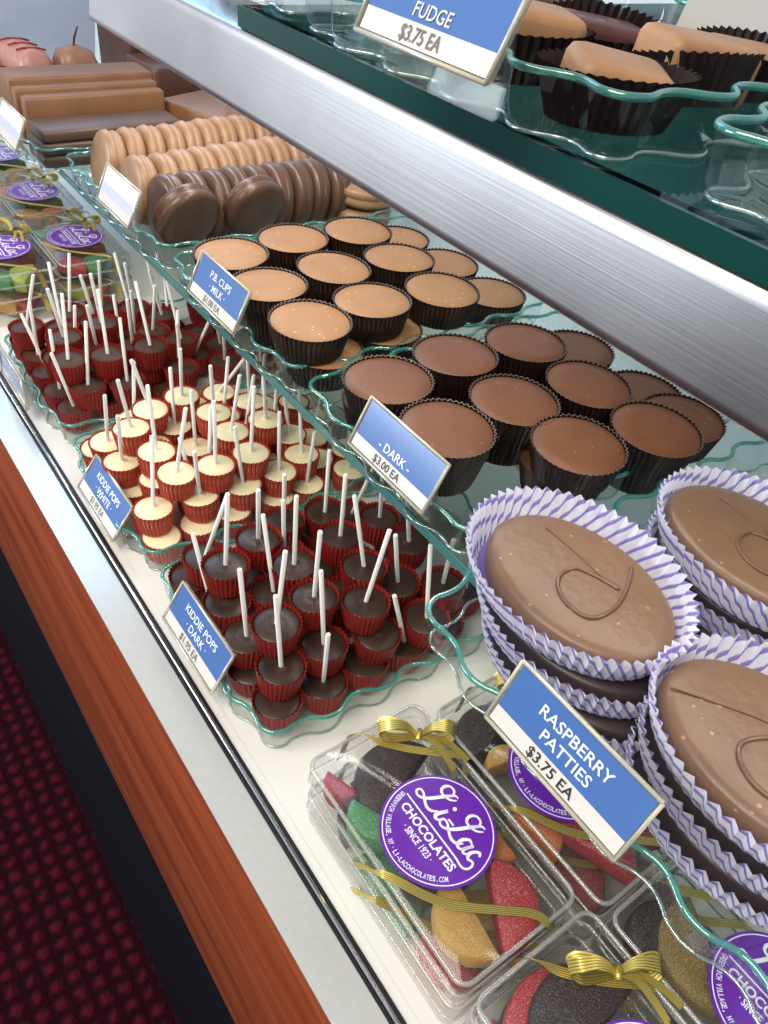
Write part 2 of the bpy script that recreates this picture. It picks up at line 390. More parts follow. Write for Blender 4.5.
def arc_text(mb, s, r, a0, a1, cap, bold=0.0, z=0.0, slot=0):
    """Letters along the lower arc of a circle, read left to right, feet pointing outwards."""
    n = len(s)
    for i, ch in enumerate(s):
        if ch == ' ': continue
        vs, fs = glyphs(ch, bold)
        a = math.radians(a0 + (a1-a0)*(i+0.5)/n); k = cap/0.70
        x0 = min(v[0] for v in vs); x1 = max(v[0] for v in vs)
        ex = (-math.sin(a), math.cos(a)); ey = (-math.cos(a), -math.sin(a))
        step = abs(math.radians(a1-a0))*r/n
        kx = min(k, step*0.86/max(x1-x0, 1e-6))
        mb.add([(r*math.cos(a) + ex[0]*(v[0]-(x0+x1)/2)*kx + ey[0]*v[1]*k, r*math.sin(a) + ex[1]*(v[0]-(x0+x1)/2)*kx + ey[1]*v[1]*k, z) for v in vs], fs, slot)
def stroke(mb, pts, w, m=8, z=0.0, slot=0):
    """A pen stroke in the plane; W is one width or a width per point."""
    q = catmull([(p[0], p[1], 0) for p in pts], m)
    ws = w if isinstance(w, (list, tuple)) else [w]*len(pts)
    vs = []; N = len(q)
    for i, p in enumerate(q):
        a = q[max(i-1, 0)]; b = q[min(i+1, N-1)]; t = (b-a); t = t.normalized() if t.length > 0 else Vector((1,0,0))
        f = i/m; k = min(int(f), len(ws)-2); ww = ws[k] + (ws[k+1]-ws[k])*(f-k)
        nrm = Vector((-t.y, t.x, 0))*ww/2
        vs += [(p.x+nrm.x, p.y+nrm.y, z), (p.x-nrm.x, p.y-nrm.y, z)]
    mb.add(vs, [(2*i, 2*i+1, 2*i+3, 2*i+2) for i in range(N-1)], slot)
def ordinal(n):
    names = ['first','second','third','fourth','fifth','sixth','seventh','eighth','ninth','tenth','eleventh','twelfth','thirteenth','fourteenth','fifteenth','sixteenth','seventeenth','eighteenth','nineteenth','twentieth']
    return names[n] if n < 20 else 'twenty-' + names[n-20]

# ================================================================== the room and the case
mb = MB(); mb.box(-4.5, 2.0, -3.2, 1.6, -0.03, 0.0)
structure('floor', mb.mesh('floor', M['carpet'], False))
mb = MB(); mb.box(-4.5, 2.0, 1.6, 1.66, 0, 2.8)
structure('wall_back', mb.mesh('wall_back', M['wall'], False))

mb = MB()
for x0, x1, z0, z1 in ((-4.5, -4.05, 0, 2.8), (-4.05, -1.95, 0, 1.27), (-4.05, -1.95, 2.55, 2.8), (-1.95, 2.0, 0, 2.8)): mb.box(x0, x1, -3.26, -3.2, z0, z1)
structure('wall_front', mb.mesh('wall_front', M['wall_shop'], False))
mb = MB(); mb.box(-1.75, -0.75, -3.199, -3.15, 0, 2.1); structure('unseen_dark_panel_1', mb.mesh('unseen_dark_panel_1', M['unseen_dark_panel'], False))  # unseen dark slab added to darken the steel rail's reflection

case = thing('display_counter', 'long shop display counter with white deck, cherry wood band and black base', 'counter', (0, 0, 0))
mb = MB(); mb.box(-3.2, 0.6, 0.083, 0.75, 0.0, DECK - 0.305); obj('base_panel', mb.mesh('base_panel', M['kick'], False), case)
mb = MB(); slab(mb, -3.2, 0.6, 0.080, 0.11, DECK - 0.305, DECK - 0.0005, 0.003, 0.0015); obj('wood_band', mb.mesh('wood_band', M['wood'], True, 40), case)
mb = MB(); mb.box(-3.2, 0.6, 0.0795, 0.1003, DECK - 0.0005, DECK + 0.0012); obj('metal_trim', mb.mesh('metal_trim', M['trim'], False), case)
mb = MB(); mb.box(-3.2, 0.6, 0.112, 0.75, DECK - 0.30, DECK); obj('deck', mb.mesh('deck', M['deck'], False), case)
ch = MB(); ch.box(-3.2, 0.6, 0.1003, 0.112, DECK - 0.02, DECK - 0.002)
ch.box(-3.2, 0.6, 0.1003, 0.1020, DECK - 0.003, DECK + 0.0022); ch.box(-3.2, 0.6, 0.1050, 0.1070, DECK - 0.003, DECK + 0.0012)
cho = obj('glass_channel', ch.mesh('glass_channel', M['channel_dark'], False), case)
mb = MB(); mb.tube([(-3.2, 0.1035, DECK + 0.0012), (0.6, 0.1035, DECK + 0.0012)], 0.0014, 10); obj('channel_bead', mb.mesh('channel_bead', M['chrome']), cho)
mb = MB(); mb.box(-3.2, 0.6, 0.107, 0.112, DECK - 0.003, DECK + 0.0003); obj('deck_lip', mb.mesh('deck_lip', M['deck'], False), cho)
mb = MB(); mb.box(-3.2, 0.6, 0.62, 0.64, DECK, UPPER + 0.02); obj('back_panel', mb.mesh('back_panel', M['wall'], False), case)

t = thing('glass_shelf', 'long clear glass shelf holding the chocolate cups and patties above the deck', 'shelf', (0, 0, SHELF))
mb = MB(); mb.box(-2.2, 0.5, 0.2245, 0.615, -0.006, 0.0); obj('glass_sheet', mb.mesh('glass_sheet', M['shelf_glass'], False), t)
mb = MB(); slab(mb, -2.2, 0.5, 0.2232, 0.2247, -0.0062, 0.0002, 0.0005, 0.0004); obj('polished_edge', mb.mesh('polished_edge', M['glass_edge'], False), t)
for x in (-0.527, -1.3):
    b = MB(); lathe([(0.0001, -0.0135), (0.009, -0.0135), (0.0095, -0.0125), (0.0095, -0.0072), (0.009, -0.0062), (0.0001, -0.0062)], 24, b)
    o = obj('support_pad', b.mesh('support_pad', M['chrome'], True, 40), t, (x, 0.237, 0))

t = thing('upper_shelf', 'dark green glass upper shelf with a broad brushed steel front rail', 'shelf', (0, 0, UPPER))
mb = MB(); mb.box(-0.384, 0.5, 0.2015, 0.615, -0.0085, 0.0); obj('glass_sheet', mb.mesh('glass_sheet', M['upper_glass'], False), t)
mb = MB(); mb.box(-0.384, 0.5, 0.1995, 0.2015, -0.0085, 0.0); obj('polished_edge', mb.mesh('polished_edge', M['glass_edge_dark'], False), t)
prof = [(0.1968, -0.0442), (0.1958, -0.0438), (0.1954, -0.0430), (0.1957, -0.0405), (0.19875, -0.0142), (0.1990, -0.0122), (0.1995, -0.0104), (0.2004, -0.0092), (0.2018, -0.0086), (0.2300, -0.0086), (0.2300, -0.0098), (0.2025, -0.0102), (0.2013, -0.0118), (0.1976, -0.0430)]
mb = MB(); mb.rings([[(x, y, z) for y, z in prof] for x in (-0.577, 0.5)], 0, True, True)
obj('steel_rail', mb.mesh('steel_rail', M['steel'], True, 35), t)
for x in (-0.40, 0.3):
    b = MB(); b.box(x - 0.004, x + 0.004, 0.50, 0.615, -0.03, -0.0086); obj('bracket', b.mesh('bracket', M['steel'], False), t)

# ================================================================== scalloped glass trays
def tray_outline(x0, x1, y0, y1, amp=0.0029, r=0.026, inset=0.0):
    base = rrect(x0 + amp, x1 - amp, y0 + amp, y1 - amp, r, 10)
    P = [Vector((a, b, 0)) for a, b in base]
    # resample evenly, starting at a corner's middle, each side carrying a whole number of lobes
    q = len(P) // 4; P = P[5:] + P[:5]
    out = []
    for s in range(4):
        seg = P[s*q:(s+1)*q] + [P[((s+1)*q) % len(P)]]
        L = [0]
        for a, b in zip(seg, seg[1:]): L.append(L[-1] + (b-a).length)
        n = max(2, round(L[-1]/0.037)); m = n*14
        for k in range(m):
            d = L[-1]*k/m; i = max(j for j in range(len(L)) if L[j] <= d + 1e-9); i = min(i, len(seg)-2)
            f = (d - L[i])/max(L[i+1]-L[i], 1e-9)
            p = seg[i].lerp(seg[i+1], f)
            tg = (seg[i+1]-seg[i]).normalized(); nr = Vector((tg.y, -tg.x, 0))
            w = math.cos(2*PI*n*k/m); w = math.copysign(abs(w)**0.8, w)
            out.append(p + nr*(amp*w - inset))
    return out
def make_tray(label, x0, x1, y0, y1, z, h=0.021, group=None, rot=0.0, amp=0.0029):
    cx, cy = (x0+x1)/2, (y0+y1)/2
    t = thing('scalloped_tray', label, 'tray', (cx, cy, z), (0, 0, rot), group)
    a = (x0-cx, x1-cx, y0-cy, y1-cy)
    o0 = tray_outline(*a, amp)
    levels = [(0.0, h), (0.0003, h*0.75), (0.0009, h*0.45), (0.0018, h*0.2), (0.0036, 0.0022), (0.0062, 0.0010)]
    rings = []
    for ins, zz in levels:
        rings.append([(p.x, p.y, zz) for p in tray_outline(*a, amp, inset=ins)])
    mb = MB(); mb.rings(rings, 0, False, True)
    obj('glass_body', mb.mesh('glass_body', M['tray']), t)
    mb = MB(); mb.tube([(p.x, p.y, h) for p in o0], 0.0013, 8, True)
    obj('rim', mb.mesh('rim', M['rim']), t)
    mb = MB(); mb.tube([(p.x, p.y, 0.0013) for p in tray_outline(*a, amp, inset=0.0034)], 0.0008, 6, True)
    obj('foot_ring', mb.mesh('foot_ring', M['tray_foot']), t)
    return t
make_tray('scalloped glass tray of dark chocolate pops on the white deck', -0.355, -0.200, 0.1135, 0.345, DECK)
make_tray('scalloped glass tray of white chocolate pops on the white deck', -0.513, -0.358, 0.1135, 0.345, DECK)
make_tray('scalloped glass tray of brown chocolate pops beside the fruit slice boxes', -0.682, -0.516, 0.1135, 0.345, DECK)
make_tray('scalloped glass tray of raspberry patties overhanging the glass shelf', -0.173, 0.075, 0.1675, 0.465, SHELF)
make_tray('scalloped glass tray of large dark chocolate cups on the glass shelf', -0.353, -0.187, 0.2165, 0.452, SHELF)
make_tray('scalloped glass tray of light brown peanut butter cups', -0.545, -0.357, 0.2165, 0.452, SHELF)
make_tray('scalloped glass tray of coated sandwich cookies standing in rows', -0.775, -0.549, 0.2165, 0.452, SHELF)
make_tray('scalloped glass tray of long chocolate bars', -0.98, -0.779, 0.1995, 0.452, SHELF)
make_tray('scalloped glass tray of fudge on the upper glass shelf', -0.345, -0.150, 0.197, 0.40, UPPER, 0.0195, amp=0.0045)
make_tray('scalloped glass tray on the upper shelf beyond the fudge tag', -0.550, -0.350, 0.203, 0.40, UPPER, 0.0195, amp=0.0045)
make_tray('empty scalloped glass tray at the near end of the upper shelf', -0.140, 0.06, 0.203, 0.40, UPPER, 0.0195, amp=0.0045)

# ================================================================== price tags
def make_tag(label, x, y, z, lines, price, tilt=25, w=0.0645, h=0.0285, rotz=0.0, ink='ink_white', price_ink='ink_dark', price_w=0.022, line_z=None, plain=False, title_w=None):
    t = thing('price_tag', label, 'price tag', (x, y, z), (math.radians(-tilt), 0, rotz), 'price tags clipped on the glass trays')
    # local frame: x along the tag, z up its face, -y out of its face
    mb = MB(); slab(mb, -w/2, w/2, 0.0006, 0.0022, 0, h, 0.0006, 0.0003)
    obj('holder_plate', mb.mesh('holder_plate', M['acrylic'], False), t)
    mb = MB()
    q = [(-w/2, -0.0004, 0), (w/2, -0.0004, 0), (w/2, -0.0004, h), (-w/2, -0.0004, h)]
    for a, b in zip(q, q[1:] + q[:1]): mb.tube([a, b], 0.0008, 6)
    obj('holder_edge', mb.mesh('holder_edge', M['acrylic_edge']), t)
    c = 0.0012; zs = h*0.275
    mb = MB()
    if plain:
        mb.add([(-w/2+c, 0, c), (w/2-c, 0, c), (w/2-c, 0, zs), (-w/2+c, 0, zs)], [(0,1,2,3)], 0)
        mb.add([(-w/2+c, 0, zs), (w/2-c, 0, zs), (w/2-c, 0, h*.55), (-w/2+c, 0, h*.55)], [(0,1,2,3)], 1)
        mb.add([(-w/2+c, 0, h*.55), (w/2-c, 0, h*.55), (w/2-c, 0, h-c), (-w/2+c, 0, h-c)], [(0,1,2,3)], 2)
        card = obj('card', mb.mesh('card', [M['card_white'], M['card_lavender'], M['card_pale']], False), t)
    else:
        mb.add([(-w/2+c, 0, c), (w/2-c, 0, c), (w/2-c, 0, zs), (-w/2+c, 0, zs)], [(0,1,2,3)], 0)
        mb.add([(-w/2+c, 0, zs), (w/2-c, 0, zs), (w/2-c, 0, h-c), (-w/2+c, 0, h-c)], [(0,1,2,3)], 1)
        card = obj('card', mb.mesh('card', [M['card_white'], M['card_blue']], False), t)
    def lettering(name, build, ink):
        m2 = MB(); build(m2)
        m2.v = [(a, -0.0003, b) for a, b, _ in m2.v]
        if m2.v: obj(name, m2.mesh(name, M[ink], False), card)
    def title(m2):
        zz = line_z or ([h*0.635, h*0.385] if len(lines) == 2 else [h*0.38])
        for s, b in zip(lines, zz): text(m2, s, 0, b, (h*0.14 if title_w else h*0.165), bold=0.012, maxw=title_w or w*0.80)
    if lines: lettering('title_lettering', title, ink)
    if price: lettering('price_lettering', lambda m2: text(m2, price, -w*0.02, h*0.085, h*0.150, bold=0.014, maxw=price_w), price_ink)
    # folded clip behind the card that hooks over the tray's rim
    path = [(0.0022, h*0.62), (0.0100, h*0.20), (0.0125, -0.006), (0.0112, -0.0068), (0.0088, h*0.16), (0.0022, 0.001)]
    mb = MB(); mb.rings([[(s*w*0.46, a, b) for a, b in path] for s in (-1, 1)], 0, True, True)
    obj('clip', mb.mesh('clip', M['clip'], False), t)
    return t
S2 = DECK + 0.143
make_tag('blue and white KIDDIE POPS DARK tag clipped to the dark pops tray', -0.282, 0.1075, DECK + 0.0165, ['KIDDIE POPS', '\u00b7 DARK \u00b7'], '$1.95 EA', tilt=31, price_ink='ink_grey')
make_tag('glare-washed blue tag clipped to the white chocolate pops tray', -0.428, 0.1070, DECK + 0.013, ['KIDDIE POPS', '\u00b7 WHITE \u00b7'], '$1.95 EA', tilt=36, price_ink='ink_grey')
make_tag('blue tag seen edge-on at the brown chocolate pops tray', -0.600, 0.1050, DECK + 0.013, ['KIDDIE POPS', '\u00b7 MILK \u00b7'], '$1.95 EA', tilt=2, price_ink='ink_grey')
make_tag('blue and white DARK $3.00 tag in front of the large dark cups', -0.241, 0.2045, S2, ['- DARK -'], '$3.00 EA', line_z=[0.0285*0.36])
make_tag('blue and white RASPBERRY PATTIES tag on the patties tray', -0.071, 0.1550, S2, ['RASPBERRY', 'PATTIES'], '$3.75 EA', w=0.066, price_w=0.024)
make_tag('blue and white P.B. CUPS MILK tag in front of the peanut butter cups', -0.434, 0.2025, S2, ['P.B. CUPS', '\u00b7 MILK \u00b7'], '$1.00 EA', price_ink='ink_grey')
make_tag('pale washed-out tag in front of the coated sandwich cookies', -0.607, 0.2050, S2, [], '', plain=True)
make_tag('pale washed-out tag in front of the long chocolate bars', -0.792, 0.1790, S2, [], '', plain=True)
make_tag('blue and white FUDGE $3.75 tag on the upper shelf', -0.207, 0.1660, UPPER + 0.0205, ['FUDGE'], '$3.75 EA', w=0.064, line_z=[0.0285*0.325], price_ink='ink_grey', ink='card_white', price_w=0.0195, title_w=0.021)

# ================================================================== pops
def pleated(mb, r0, r1, h, n, amp0, amp1, slot=0, lip=0.0004, sx0=1, sy0=1, sx1=1, sy1=1, bottom=True, curve=1.0, levels=(0, 0.5, 1), rim=None):
    rings = []
    for f in levels:
        g = f**curve; r = r0 + (r1-r0)*g; a = amp0 + (amp1-amp0)*f
        sx = sx0 + (sx1-sx0)*g; sy = sy0 + (sy1-sy0)*g
        rings.append([((r + (a if j % 2 else -a))*sx*math.cos(PI*j/n), (r + (a if j % 2 else -a))*sy*math.sin(PI*j/n), h*f + (lip if (f == 1 and j % 2) else 0)) for j in range(2*n)])
    mb.rings(rings, slot, bottom, False)
    if rim is not None: mb.rings([[(x*1.004, y*1.004, z) for x, y, z in rings[-1]], [(x*0.975, y*0.975, z - .0002) for x, y, z in rings[-1]]], rim)
    return mb
mb = MB(); pleated(mb, 0.0112, 0.0141, 0.0180, 30, 0.0004, 0.0006, lip=0.0003); POP_WRAP = mb.mesh('wrapper', M['red_paper'], False)
mb = MB(); pleated(mb, 0.0107, 0.0132, 0.0166, 28, 0.0004, 0.0006, lip=0.0003); POP_WRAP2 = mb.mesh('wrapper', M['red_paper_bright'], False)
fill = [(0.0108, 0.0010), (0.0124, 0.010), (0.0130, 0.0152), (0.0128, 0.0158), (0.0120, 0.0163), (0.0050, 0.0165), (0.0032, 0.0164), (0.0018, 0.0170), (0.0004, 0.0171)]
FILL = {k: lathe([(r*(0.955 if k == 'white_choc' else 1), z) for r, z in fill], 30).mesh('filling', M[k]) for k in ('dark_choc', 'pop_brown', 'white_choc')}
_st = {}
def stick_mesh(L):
    L = round(L, 3)
    if L not in _st: _st[L] = lathe([(0.0004, 0), (0.00135, 0.0001), (0.00135, L-0.0003), (0.0011, L), (0.0003, L)], 12).mesh('stick', M['stick'], True, 40)
    return _st[L]
ZL = [0, 0.0215, 0.039, 0.0565]; LAYER = ['', 'bottom', 'middle', 'top']
def pops(data, colour, fillk, wrap, tagname, tx, ty, group):
    ranks = {}
    for l in (1, 2, 3):
        idx = sorted([i for i, d in enumerate(data) if d[2] == l], key=lambda i: math.hypot(data[i][0]-tx, data[i][1]-ty))
        for k, i in enumerate(idx): ranks[i] = k
    for i, (x, y, l, dx, dy, L) in enumerate(data):
        rnd = random.Random(i*17 + int(tx*1000))
        t = thing('chocolate_pop', f'{colour} chocolate pop in red pleated cup, {LAYER[l]} layer, {ordinal(ranks[i])} from the {tagname}', 'chocolate pop',
                  (x, y, DECK + ZL[l] - 0.0164), (rnd.uniform(-.05, .05), rnd.uniform(-.05, .05), rnd.uniform(0, 6)), group)
        obj('wrapper', wrap, t); obj('filling', FILL[fillk], t)
        if L:
            d = Vector((dx, dy, math.sqrt(max(0.01, 1-dx*dx-dy*dy))))
            d = t.rotation_euler.to_matrix().inverted() @ d
            o = obj('stick', stick_mesh(L + 0.004), t, Vector((0, 0, 0.0164)) - d*0.004)
            o.rotation_euler = d.to_track_quat('Z', 'Y').to_euler()
POPS = dict(dark=[(-0.3341, 0.1349, 1, -0.012, 0.067, None), (-0.3286, 0.143, 2, 0.186, 0.205, 0.055), (-0.3052, 0.1349, 1, -0.183, -0.087, 0.055), (-0.3001, 0.1433, 3, 0.016, 0.041, 0.055), (-0.2889, 0.1365, 2, 0, 0, None), (-0.2822, 0.1646, 2, -0.211, -0.021, 0.055), (-0.2471, 0.1473, 3, 0.011, 0.069, 0.055), (-0.2317, 0.1407, 2, -0.078, -0.038, 0.055), (-0.2236, 0.1349, 1, 0.109, 0.051, None), (-0.2601, 0.1351, 2, -0.022, -0.056, 0.055), (-0.2525, 0.1349, 1, 0.013, -0.002, None), (-0.2323, 0.1697, 2, -0.124, -0.019, 0.055), (-0.2209, 0.1636, 1, 0.151, -0.106, 0.055), (-0.2527, 0.1757, 3, 0.066, -0.029, 0.055), (-0.2351, 0.1986, 3, 0.034, 0.15, 0.055), (-0.2521, 0.2363, 2, 0.13, -0.262, 0.055), (-0.2595, 0.2141, 3, -0.127, -0.138, 0.055), (-0.2883, 0.2157, 3, 0.094, -0.078, 0.055), (-0.2813, 0.1796, 3, 0.017, -0.021, 0.055), (-0.3289, 0.2309, 2, 0.04, -0.031, 0.055), (-0.3061, 0.2603, 2, 0.195, -0.217, 0.055), (-0.2776, 0.2648, 2, 0.118, -0.268, 0.055), (-0.2194, 0.2337, 2, -0.151, -0.011, 0.055), (-0.2247, 0.2015, 2, -0.054, 0.231, None), (-0.2209, 0.1925, 1, 0.004, 0.066, None), (-0.2209, 0.2214, 1, 0.04, -0.302, 0.055), (-0.2358, 0.2601, 2, 0.203, -0.211, 0.055), (-0.3106, 0.1702, 3, 0.256, -0.142, 0.055), (-0.2209, 0.2511, 1, 0, 0, None), (-0.2495, 0.2472, 1, 0, 0, None), (-0.262, 0.2014, 1, 0, 0, None), (-0.3334, 0.2024, 2, 0.246, -0.158, 0.055), (-0.3341, 0.1929, 1, -0.055, -0.2, None), (-0.3341, 0.2592, 1, 0.292, 0.022, 0.055), (-0.2498, 0.1639, 1, 0, 0, None), (-0.316, 0.1617, 1, 0, 0, None), (-0.2804, 0.2229, 2, 0.025, 0.098, None), (-0.2891, 0.2644, 1, -0.064, -0.084, None), (-0.2781, 0.1751, 1, 0.041, 0.067, None), (-0.3078, 0.1868, 2, 0.086, -0.093, 0.05), (-0.2374, 0.2835, 1, -0.099, 0.072, 0.05), (-0.3318, 0.2281, 1, 0.032, -0.106, None), (-0.2815, 0.2308, 1, -0.05, 0.016, None), (-0.2606, 0.1991, 2, -0.048, -0.075, None), (-0.2996, 0.2057, 1, 0.062, -0.024, None), (-0.313, 0.2822, 1, -0.092, 0.088, 0.05)],
  white=[(-0.4881, 0.1338, 1, 0, 0, None), (-0.4689, 0.1353, 2, 0.291, -0.032, 0.05), (-0.4421, 0.1344, 2, 0.287, -0.058, 0.05), (-0.4328, 0.1363, 1, -0.188, 0.21, None), (-0.3858, 0.1343, 2, -0.238, 0.17, 0.05), (-0.3778, 0.1342, 1, 0.048, 0.032, None), (-0.3934, 0.1541, 3, 0.02, 0.186, 0.05), (-0.3833, 0.1666, 2, 0.255, -0.144, 0.05), (-0.3778, 0.161, 1, -0.048, 0.029, None), (-0.388, 0.1805, 3, -0.028, 0.026, 0.05), (-0.4524, 0.1478, 3, 0.237, -0.172, 0.05), (-0.4203, 0.1519, 3, -0.088, 0.005, 0.05), (-0.4334, 0.1866, 2, 0.037, -0.034, 0.05), (-0.4655, 0.1851, 2, 0.024, -0.006, 0.05), (-0.4692, 0.1686, 3, 0.157, -0.247, 0.05), (-0.4747, 0.1961, 3, 0.279, -0.088, 0.05), (-0.4447, 0.2065, 3, 0.257, -0.139, 0.05), (-0.4905, 0.2347, 2, 0.518, 0.185, 0.05), (-0.4179, 0.2073, 3, 0.142, 0.077, 0.05), (-0.4681, 0.2493, 2, 0.241, -0.165, 0.05), (-0.42, 0.2358, 3, 0.239, -0.168, 0.05), (-0.3899, 0.2078, 3, -0.098, 0.103, 0.05), (-0.3825, 0.2254, 2, -0.016, -0.004, 0.05), (-0.3778, 0.221, 1, -0.028, -0.003, None), (-0.3909, 0.2508, 2, -0.226, 0.057, 0.05), (-0.3782, 0.248, 1, 0.116, 0.017, 0.05), (-0.4174, 0.2556, 2, 0.191, -0.221, 0.05), (-0.4005, 0.2712, 1, 0, 0, None), (-0.3778, 0.2851, 1, 0.21, -0.203, 0.05), (-0.4255, 0.281, 1, 0, 0, None), (-0.3811, 0.1977, 2, -0.002, -0.11, 0.05), (-0.3778, 0.1879, 1, -0.163, 0.197, None), (-0.4471, 0.1589, 1, 0, 0, None), (-0.4664, 0.1925, 1, 0, 0, None), (-0.4396, 0.2168, 1, 0, 0, None), (-0.4759, 0.238, 1, 0.068, 0.007, None), (-0.435, 0.2269, 2, 0.078, 0.109, 0.05), (-0.4058, 0.1711, 1, -0.049, -0.141, 0.05), (-0.4751, 0.2937, 1, -0.065, 0.064, 0.05), (-0.4103, 0.2394, 1, 0.087, -0.106, None), (-0.4079, 0.1996, 1, -0.075, -0.079, None), (-0.4843, 0.2077, 2, 0.041, 0.096, None), (-0.4859, 0.1621, 2, 0.073, 0.068, 0.05), (-0.4484, 0.2587, 1, -0.088, 0.114, 0.05), (-0.4787, 0.1675, 1, 0.027, -0.033, None), (-0.4357, 0.1903, 1, 0.09, -0.031, None), (-0.4135, 0.1493, 2, -0.01, 0.061, None), (-0.4879, 0.2115, 1, -0.089, 0.102, None), (-0.4848, 0.2684, 1, 0.118, -0.013, 0.05), (-0.4496, 0.1621, 2, 0.095, 0.118, None), (-0.4092, 0.2165, 2, 0.067, 0.105, None), (-0.4056, 0.1837, 2, -0.072, 0.106, 0.05), (-0.447, 0.2994, 1, 0.002, 0.116, 0.05), (-0.401, 0.2993, 1, -0.078, 0.101, 0.05), (-0.4618, 0.2223, 2, 0.022, 0.098, 0.05), (-0.4044, 0.1375, 1, -0.064, 0.092, None)],
  milk=[(-0.6611, 0.1349, 1, 0.074, -0.108, None), (-0.6323, 0.1349, 1, 0.105, 0.006, 0.051), (-0.6034, 0.1349, 1, -0.219, -0.182, 0.051), (-0.5745, 0.1349, 1, -0.088, 0.037, 0.051), (-0.5456, 0.1349, 1, -0.005, -0.18, 0.051), (-0.5578, 0.1404, 3, -0.164, 0.117, 0.051), (-0.5434, 0.148, 2, -0.14, 0.153, 0.051), (-0.5524, 0.1693, 3, -0.187, 0.045, 0.051), (-0.5909, 0.149, 3, 0.236, -0.173, 0.051), (-0.6012, 0.1831, 3, 0.223, -0.127, 0.051), (-0.65, 0.1348, 2, 0.178, 0.232, 0.051), (-0.5872, 0.2016, 2, 0.275, -0.099, 0.051), (-0.5354, 0.1774, 2, -0.195, 0.071, 0.051), (-0.5516, 0.204, 3, -0.291, -0.024, 0.051), (-0.5403, 0.2122, 1, -0.079, 0.048, None), (-0.6127, 0.2734, 1, 0, 0, None), (-0.5354, 0.2224, 2, 0.26, -0.134, 0.051), (-0.5615, 0.2317, 1, -0.177, 0.126, 0.051), (-0.5785, 0.2417, 2, -0.214, -0.079, 0.051), (-0.6331, 0.253, 1, -0.385, 0.149, 0.051), (-0.6239, 0.2454, 2, 0.181, -0.23, 0.051), (-0.6611, 0.2591, 1, -0.27, -0.112, 0.0522), (-0.6469, 0.228, 2, 0.246, -0.158, 0.051), (-0.6611, 0.2304, 1, -0.285, -0.067, 0.0586), (-0.6611, 0.2018, 1, 0.202, 0.211, None), (-0.6626, 0.2039, 2, 0.29, -0.039, 0.051), (-0.6335, 0.2225, 1, 0.275, -0.098, 0.051), (-0.6026, 0.226, 2, 0.292, -0.006, 0.051), (-0.5853, 0.282, 1, 0.203, -0.211, 0.051), (-0.5581, 0.2724, 1, 0.252, -0.149, 0.051), (-0.6626, 0.175, 2, -0.12, 0.183, 0.051), (-0.6376, 0.1895, 2, 0.215, -0.198, 0.051), (-0.5936, 0.1734, 2, 0.312, -0.151, 0.051), (-0.6376, 0.1606, 2, -0.29, 0.041, 0.0539), (-0.6611, 0.1634, 1, 0, 0, None), (-0.5453, 0.1637, 1, 0, 0, None), (-0.5687, 0.2037, 1, 0, 0, None), (-0.5631, 0.1695, 2, 0, 0, None), (-0.5799, 0.2537, 1, 0.16, 0.374, 0.051), (-0.6103, 0.2005, 1, -0.106, -0.007, 0.05), (-0.5888, 0.172, 1, -0.097, 0.059, None), (-0.6568, 0.2987, 1, -0.009, -0.098, 0.05), (-0.6045, 0.2311, 1, 0.035, -0.103, None), (-0.543, 0.2993, 1, -0.0, -0.038, 0.05), (-0.6356, 0.1852, 1, -0.111, 0.062, None), (-0.5944, 0.1435, 2, -0.029, -0.031, None), (-0.6158, 0.161, 1, 0.103, 0.101, 0.05), (-0.625, 0.2997, 1, -0.04, -0.017, 0.05), (-0.5575, 0.2035, 2, 0.116, -0.021, None)])
pops(POPS['dark'], 'dark', 'dark_choc', POP_WRAP, 'KIDDIE POPS DARK tag', -0.283, 0.1065, 'dark chocolate pops heaped in their tray')
pops(POPS['white'], 'white', 'white_choc', POP_WRAP2, 'glare-washed tag', -0.428, 0.1065, 'white chocolate pops heaped in their tray')
pops(POPS['milk'], 'brown', 'pop_brown', POP_WRAP, 'edge-on blue tag', -0.600, 0.105, 'brown chocolate pops heaped in their tray')

# ================================================================== chocolate cups on the glass shelf
mb = MB(); pleated(mb, 0.0215, 0.0262, 0.0195, 50, 0.0004, 0.0007, lip=0.0005, rim=1); CUP_WRAP = mb.mesh('wrapper', [M['black_paper'], M['paper_rim']], False)
cf = [(0.0208, 0.0012), (0.0235, 0.010), (0.0251, 0.0172), (0.0252, 0.0183), (0.0246, 0.0188), (0.016, 0.0190), (0.0004, 0.0191)]
CUPF = {k: lathe(cf, 44).mesh('filling', M[k]) for k in ('pb_milk', 'pb_dark')}
def cup(x, y, ztop, k, label, group, rz):
    t = thing('chocolate_cup', label, 'chocolate cup', (x, y, DECK + ztop - 0.019), (random.uniform(-.03, .03), random.uniform(-.03, .03), rz), group)
    obj('wrapper', CUP_WRAP, t); obj('filling', CUPF[k], t)
def cups(tops, lows, k, colour, tagname, tx, ty, group, z1=0.1545, z0=0.1344):
    for pts, z, ly in ((tops, z1, 'top'), (lows, z0, 'lower')):
        o = sorted(range(len(pts)), key=lambda i: math.hypot(pts[i][0]-tx, pts[i][1]-ty))
        for r, i in enumerate(o):
            cup(pts[i][0], pts[i][1], z + (0.003 if len(pts[i]) > 2 else 0), k, f'{colour} cup in dark paper, {ly} layer, {ordinal(r)} from the {tagname}', group, random.uniform(0, 6))
milk = [(-.491, .2985), (-.4856, .3526), (-.4845, .2445), (-.4376, .2990), (-.4325, .3535), (-.4318, .2445), (-.3850, .2968), (-.3790, .3510), (-.3790, .2440)]
cups(milk, [(x + .004 + random.uniform(-.002, .002), y + 0.009) for x, y in milk if y < 0.34] + [(-.447, .413), (-.391, .413), (-.500, .405)], 'pb_milk', 'light peanut butter', 'P.B. CUPS tag', -0.434, 0.2025, 'peanut butter cups')
